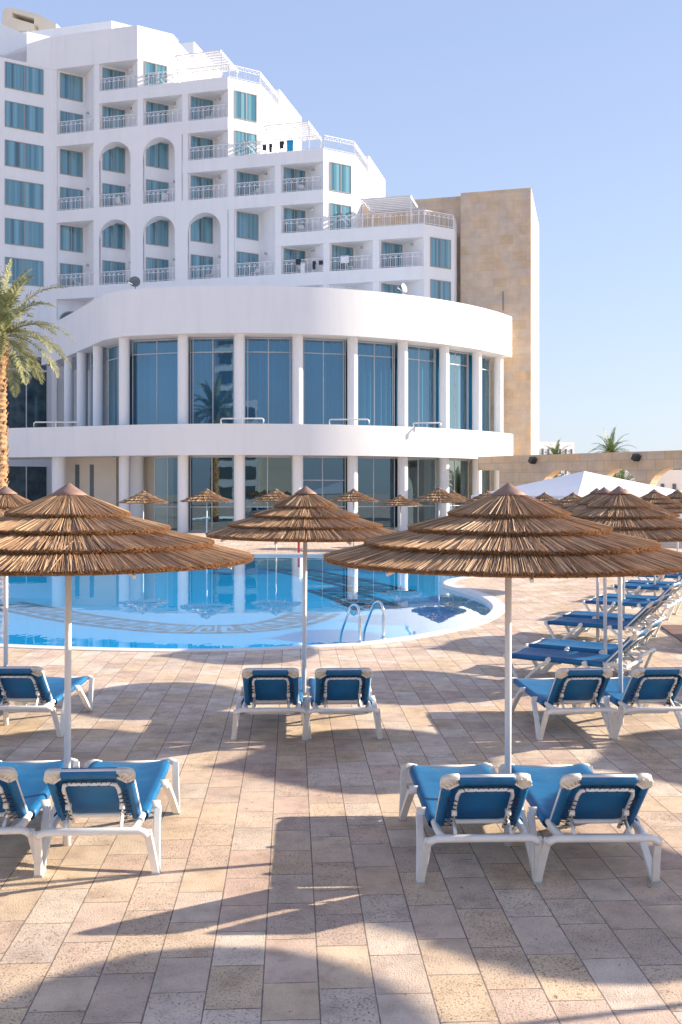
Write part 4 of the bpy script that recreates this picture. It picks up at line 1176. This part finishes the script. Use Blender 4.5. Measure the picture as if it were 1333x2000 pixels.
# ------------------------------------------------------------------ small things
q = at(584, 1090, 36.6*KD); e = empty('marker_post', (q.x, q.y, 0)); b = MB(); b.bar((0,0,0), (0,0,.42), .09); b.build('shaft', 'red', e)
b = MB(); b.lathe([(0,.46),(.06,.46),(.06,.42),(0,.42)], 10); b.build('knob', 'red', e)
tag(e, 'small red post at the far pool edge behind the middle pole', 'post')
def towel(px, py, w_, h_, mat, label, v=-.02):
    u = Uat(px, v); c = H(u, v, 0); Y = c.y; z = CH+(960-py)/F*Y
    e = empty('towel', (c.x, c.y, z)); b = MB(); rows = []
    for j in range(5):
        rows.append([Vector((eu.x*(i/6-.5)*w_, eu.y*(i/6-.5)*w_, -h_*j/4))+Vector((ev.x, ev.y, 0))*(-.03*math.sin(i*1.9+j)-.02) for i in range(7)])
    rows.insert(0, [p+Vector((ev.x, ev.y, 0))*.12-Vector((0,0,.2)) for p in rows[0]])
    b.grid(rows); o = b.build('cloth', mat, e); m = o.modifiers.new('s', 'SOLIDIFY'); m.thickness = .015
    tag(e, label, 'towel', 'towels and clothes drying on the balcony railings')
towel(567, 274, .48, .80, 'turquoise', 'turquoise towel hanging on the terrace rail by the middle pergola')
towel(551, 276, .30, .55, 'black', 'black garment beside the turquoise towel on the terrace rail')
towel(529, 281, .22, .60, 'black', 'narrow black garment hanging left of the pergola slats')
towel(517, 283, .26, .42, 'black', 'short black garment, leftmost on the middle terrace rail')
towel(583, 506, .36, .40, 'black', 'dark garment on the lowest balcony rail beside a white towel')
towel(592, 512, .32, .85, 'canvas', 'long white towel on the lowest balcony rail beside dark clothes')
towel(614, 510, .22, .60, 'black', 'dark cloth on the lowest rail right of the long white towel')
towel(627, 509, .28, .30, 'black', 'short dark cloth, rightmost on the lowest balcony rail')
towel(674, 499, .62, .55, 'canvas', 'wide white towel draped over the lowest balcony rail')
# plastic chairs on balconies
def chair():
    e = empty('balcony_chair'); b = MB(); b.box((0,0,.42), (.46,.44,.04)); b.build('seat', 'white_plastic', e)
    b = MB(); rows = [[Vector((.24*math.cos(a), .20+.06*math.sin(a)*0+.03*j, .42+.42*j/4*(.75+.25*math.sin(a)))) for a in [PI*k/8 for k in range(9)]] for j in range(5)]
    b.grid(rows); o = b.build('backrest', 'white_plastic', e); m = o.modifiers.new('s', 'SOLIDIFY'); m.thickness = .03
    for x in (-.2, .2):
        for y in (-.18, .18):
            b = MB(); b.bar((x*1.1, y*1.15, 0), (x, y, .42), .035); b.build('leg', 'white_plastic', e)
    return e
pc = chair(); fst = True
for i, k, lab in ((1,0,'lowest balcony at far left'),(2,2,'balcony under the upper left arch'),(3,2,'balcony under the second upper arch'),(4,0,'lowest balcony under the third lower arch'),(5,0,'lowest balcony below the square opening'),(5,2,'balcony left of the corner, mid height'),(6,2,'corner balcony under the middle pergola'),(6,1,'balcony just left of the lower terrace'),(6,0,'lowest balcony behind the hanging clothes'),(7,0,'lowest balcony behind the wide white towel'),(4,4,'top right balcony under the highest pergola')):
    o = pc if fst else copy_tree(pc); fst = False
    o.location = H(Ub(i)+1.85, .75, FL[k]+.0); o.rotation_euler = (0, 0, .6+i)
    tag(o, 'white plastic chair on the '+lab, 'chair', 'white chairs on the balconies')
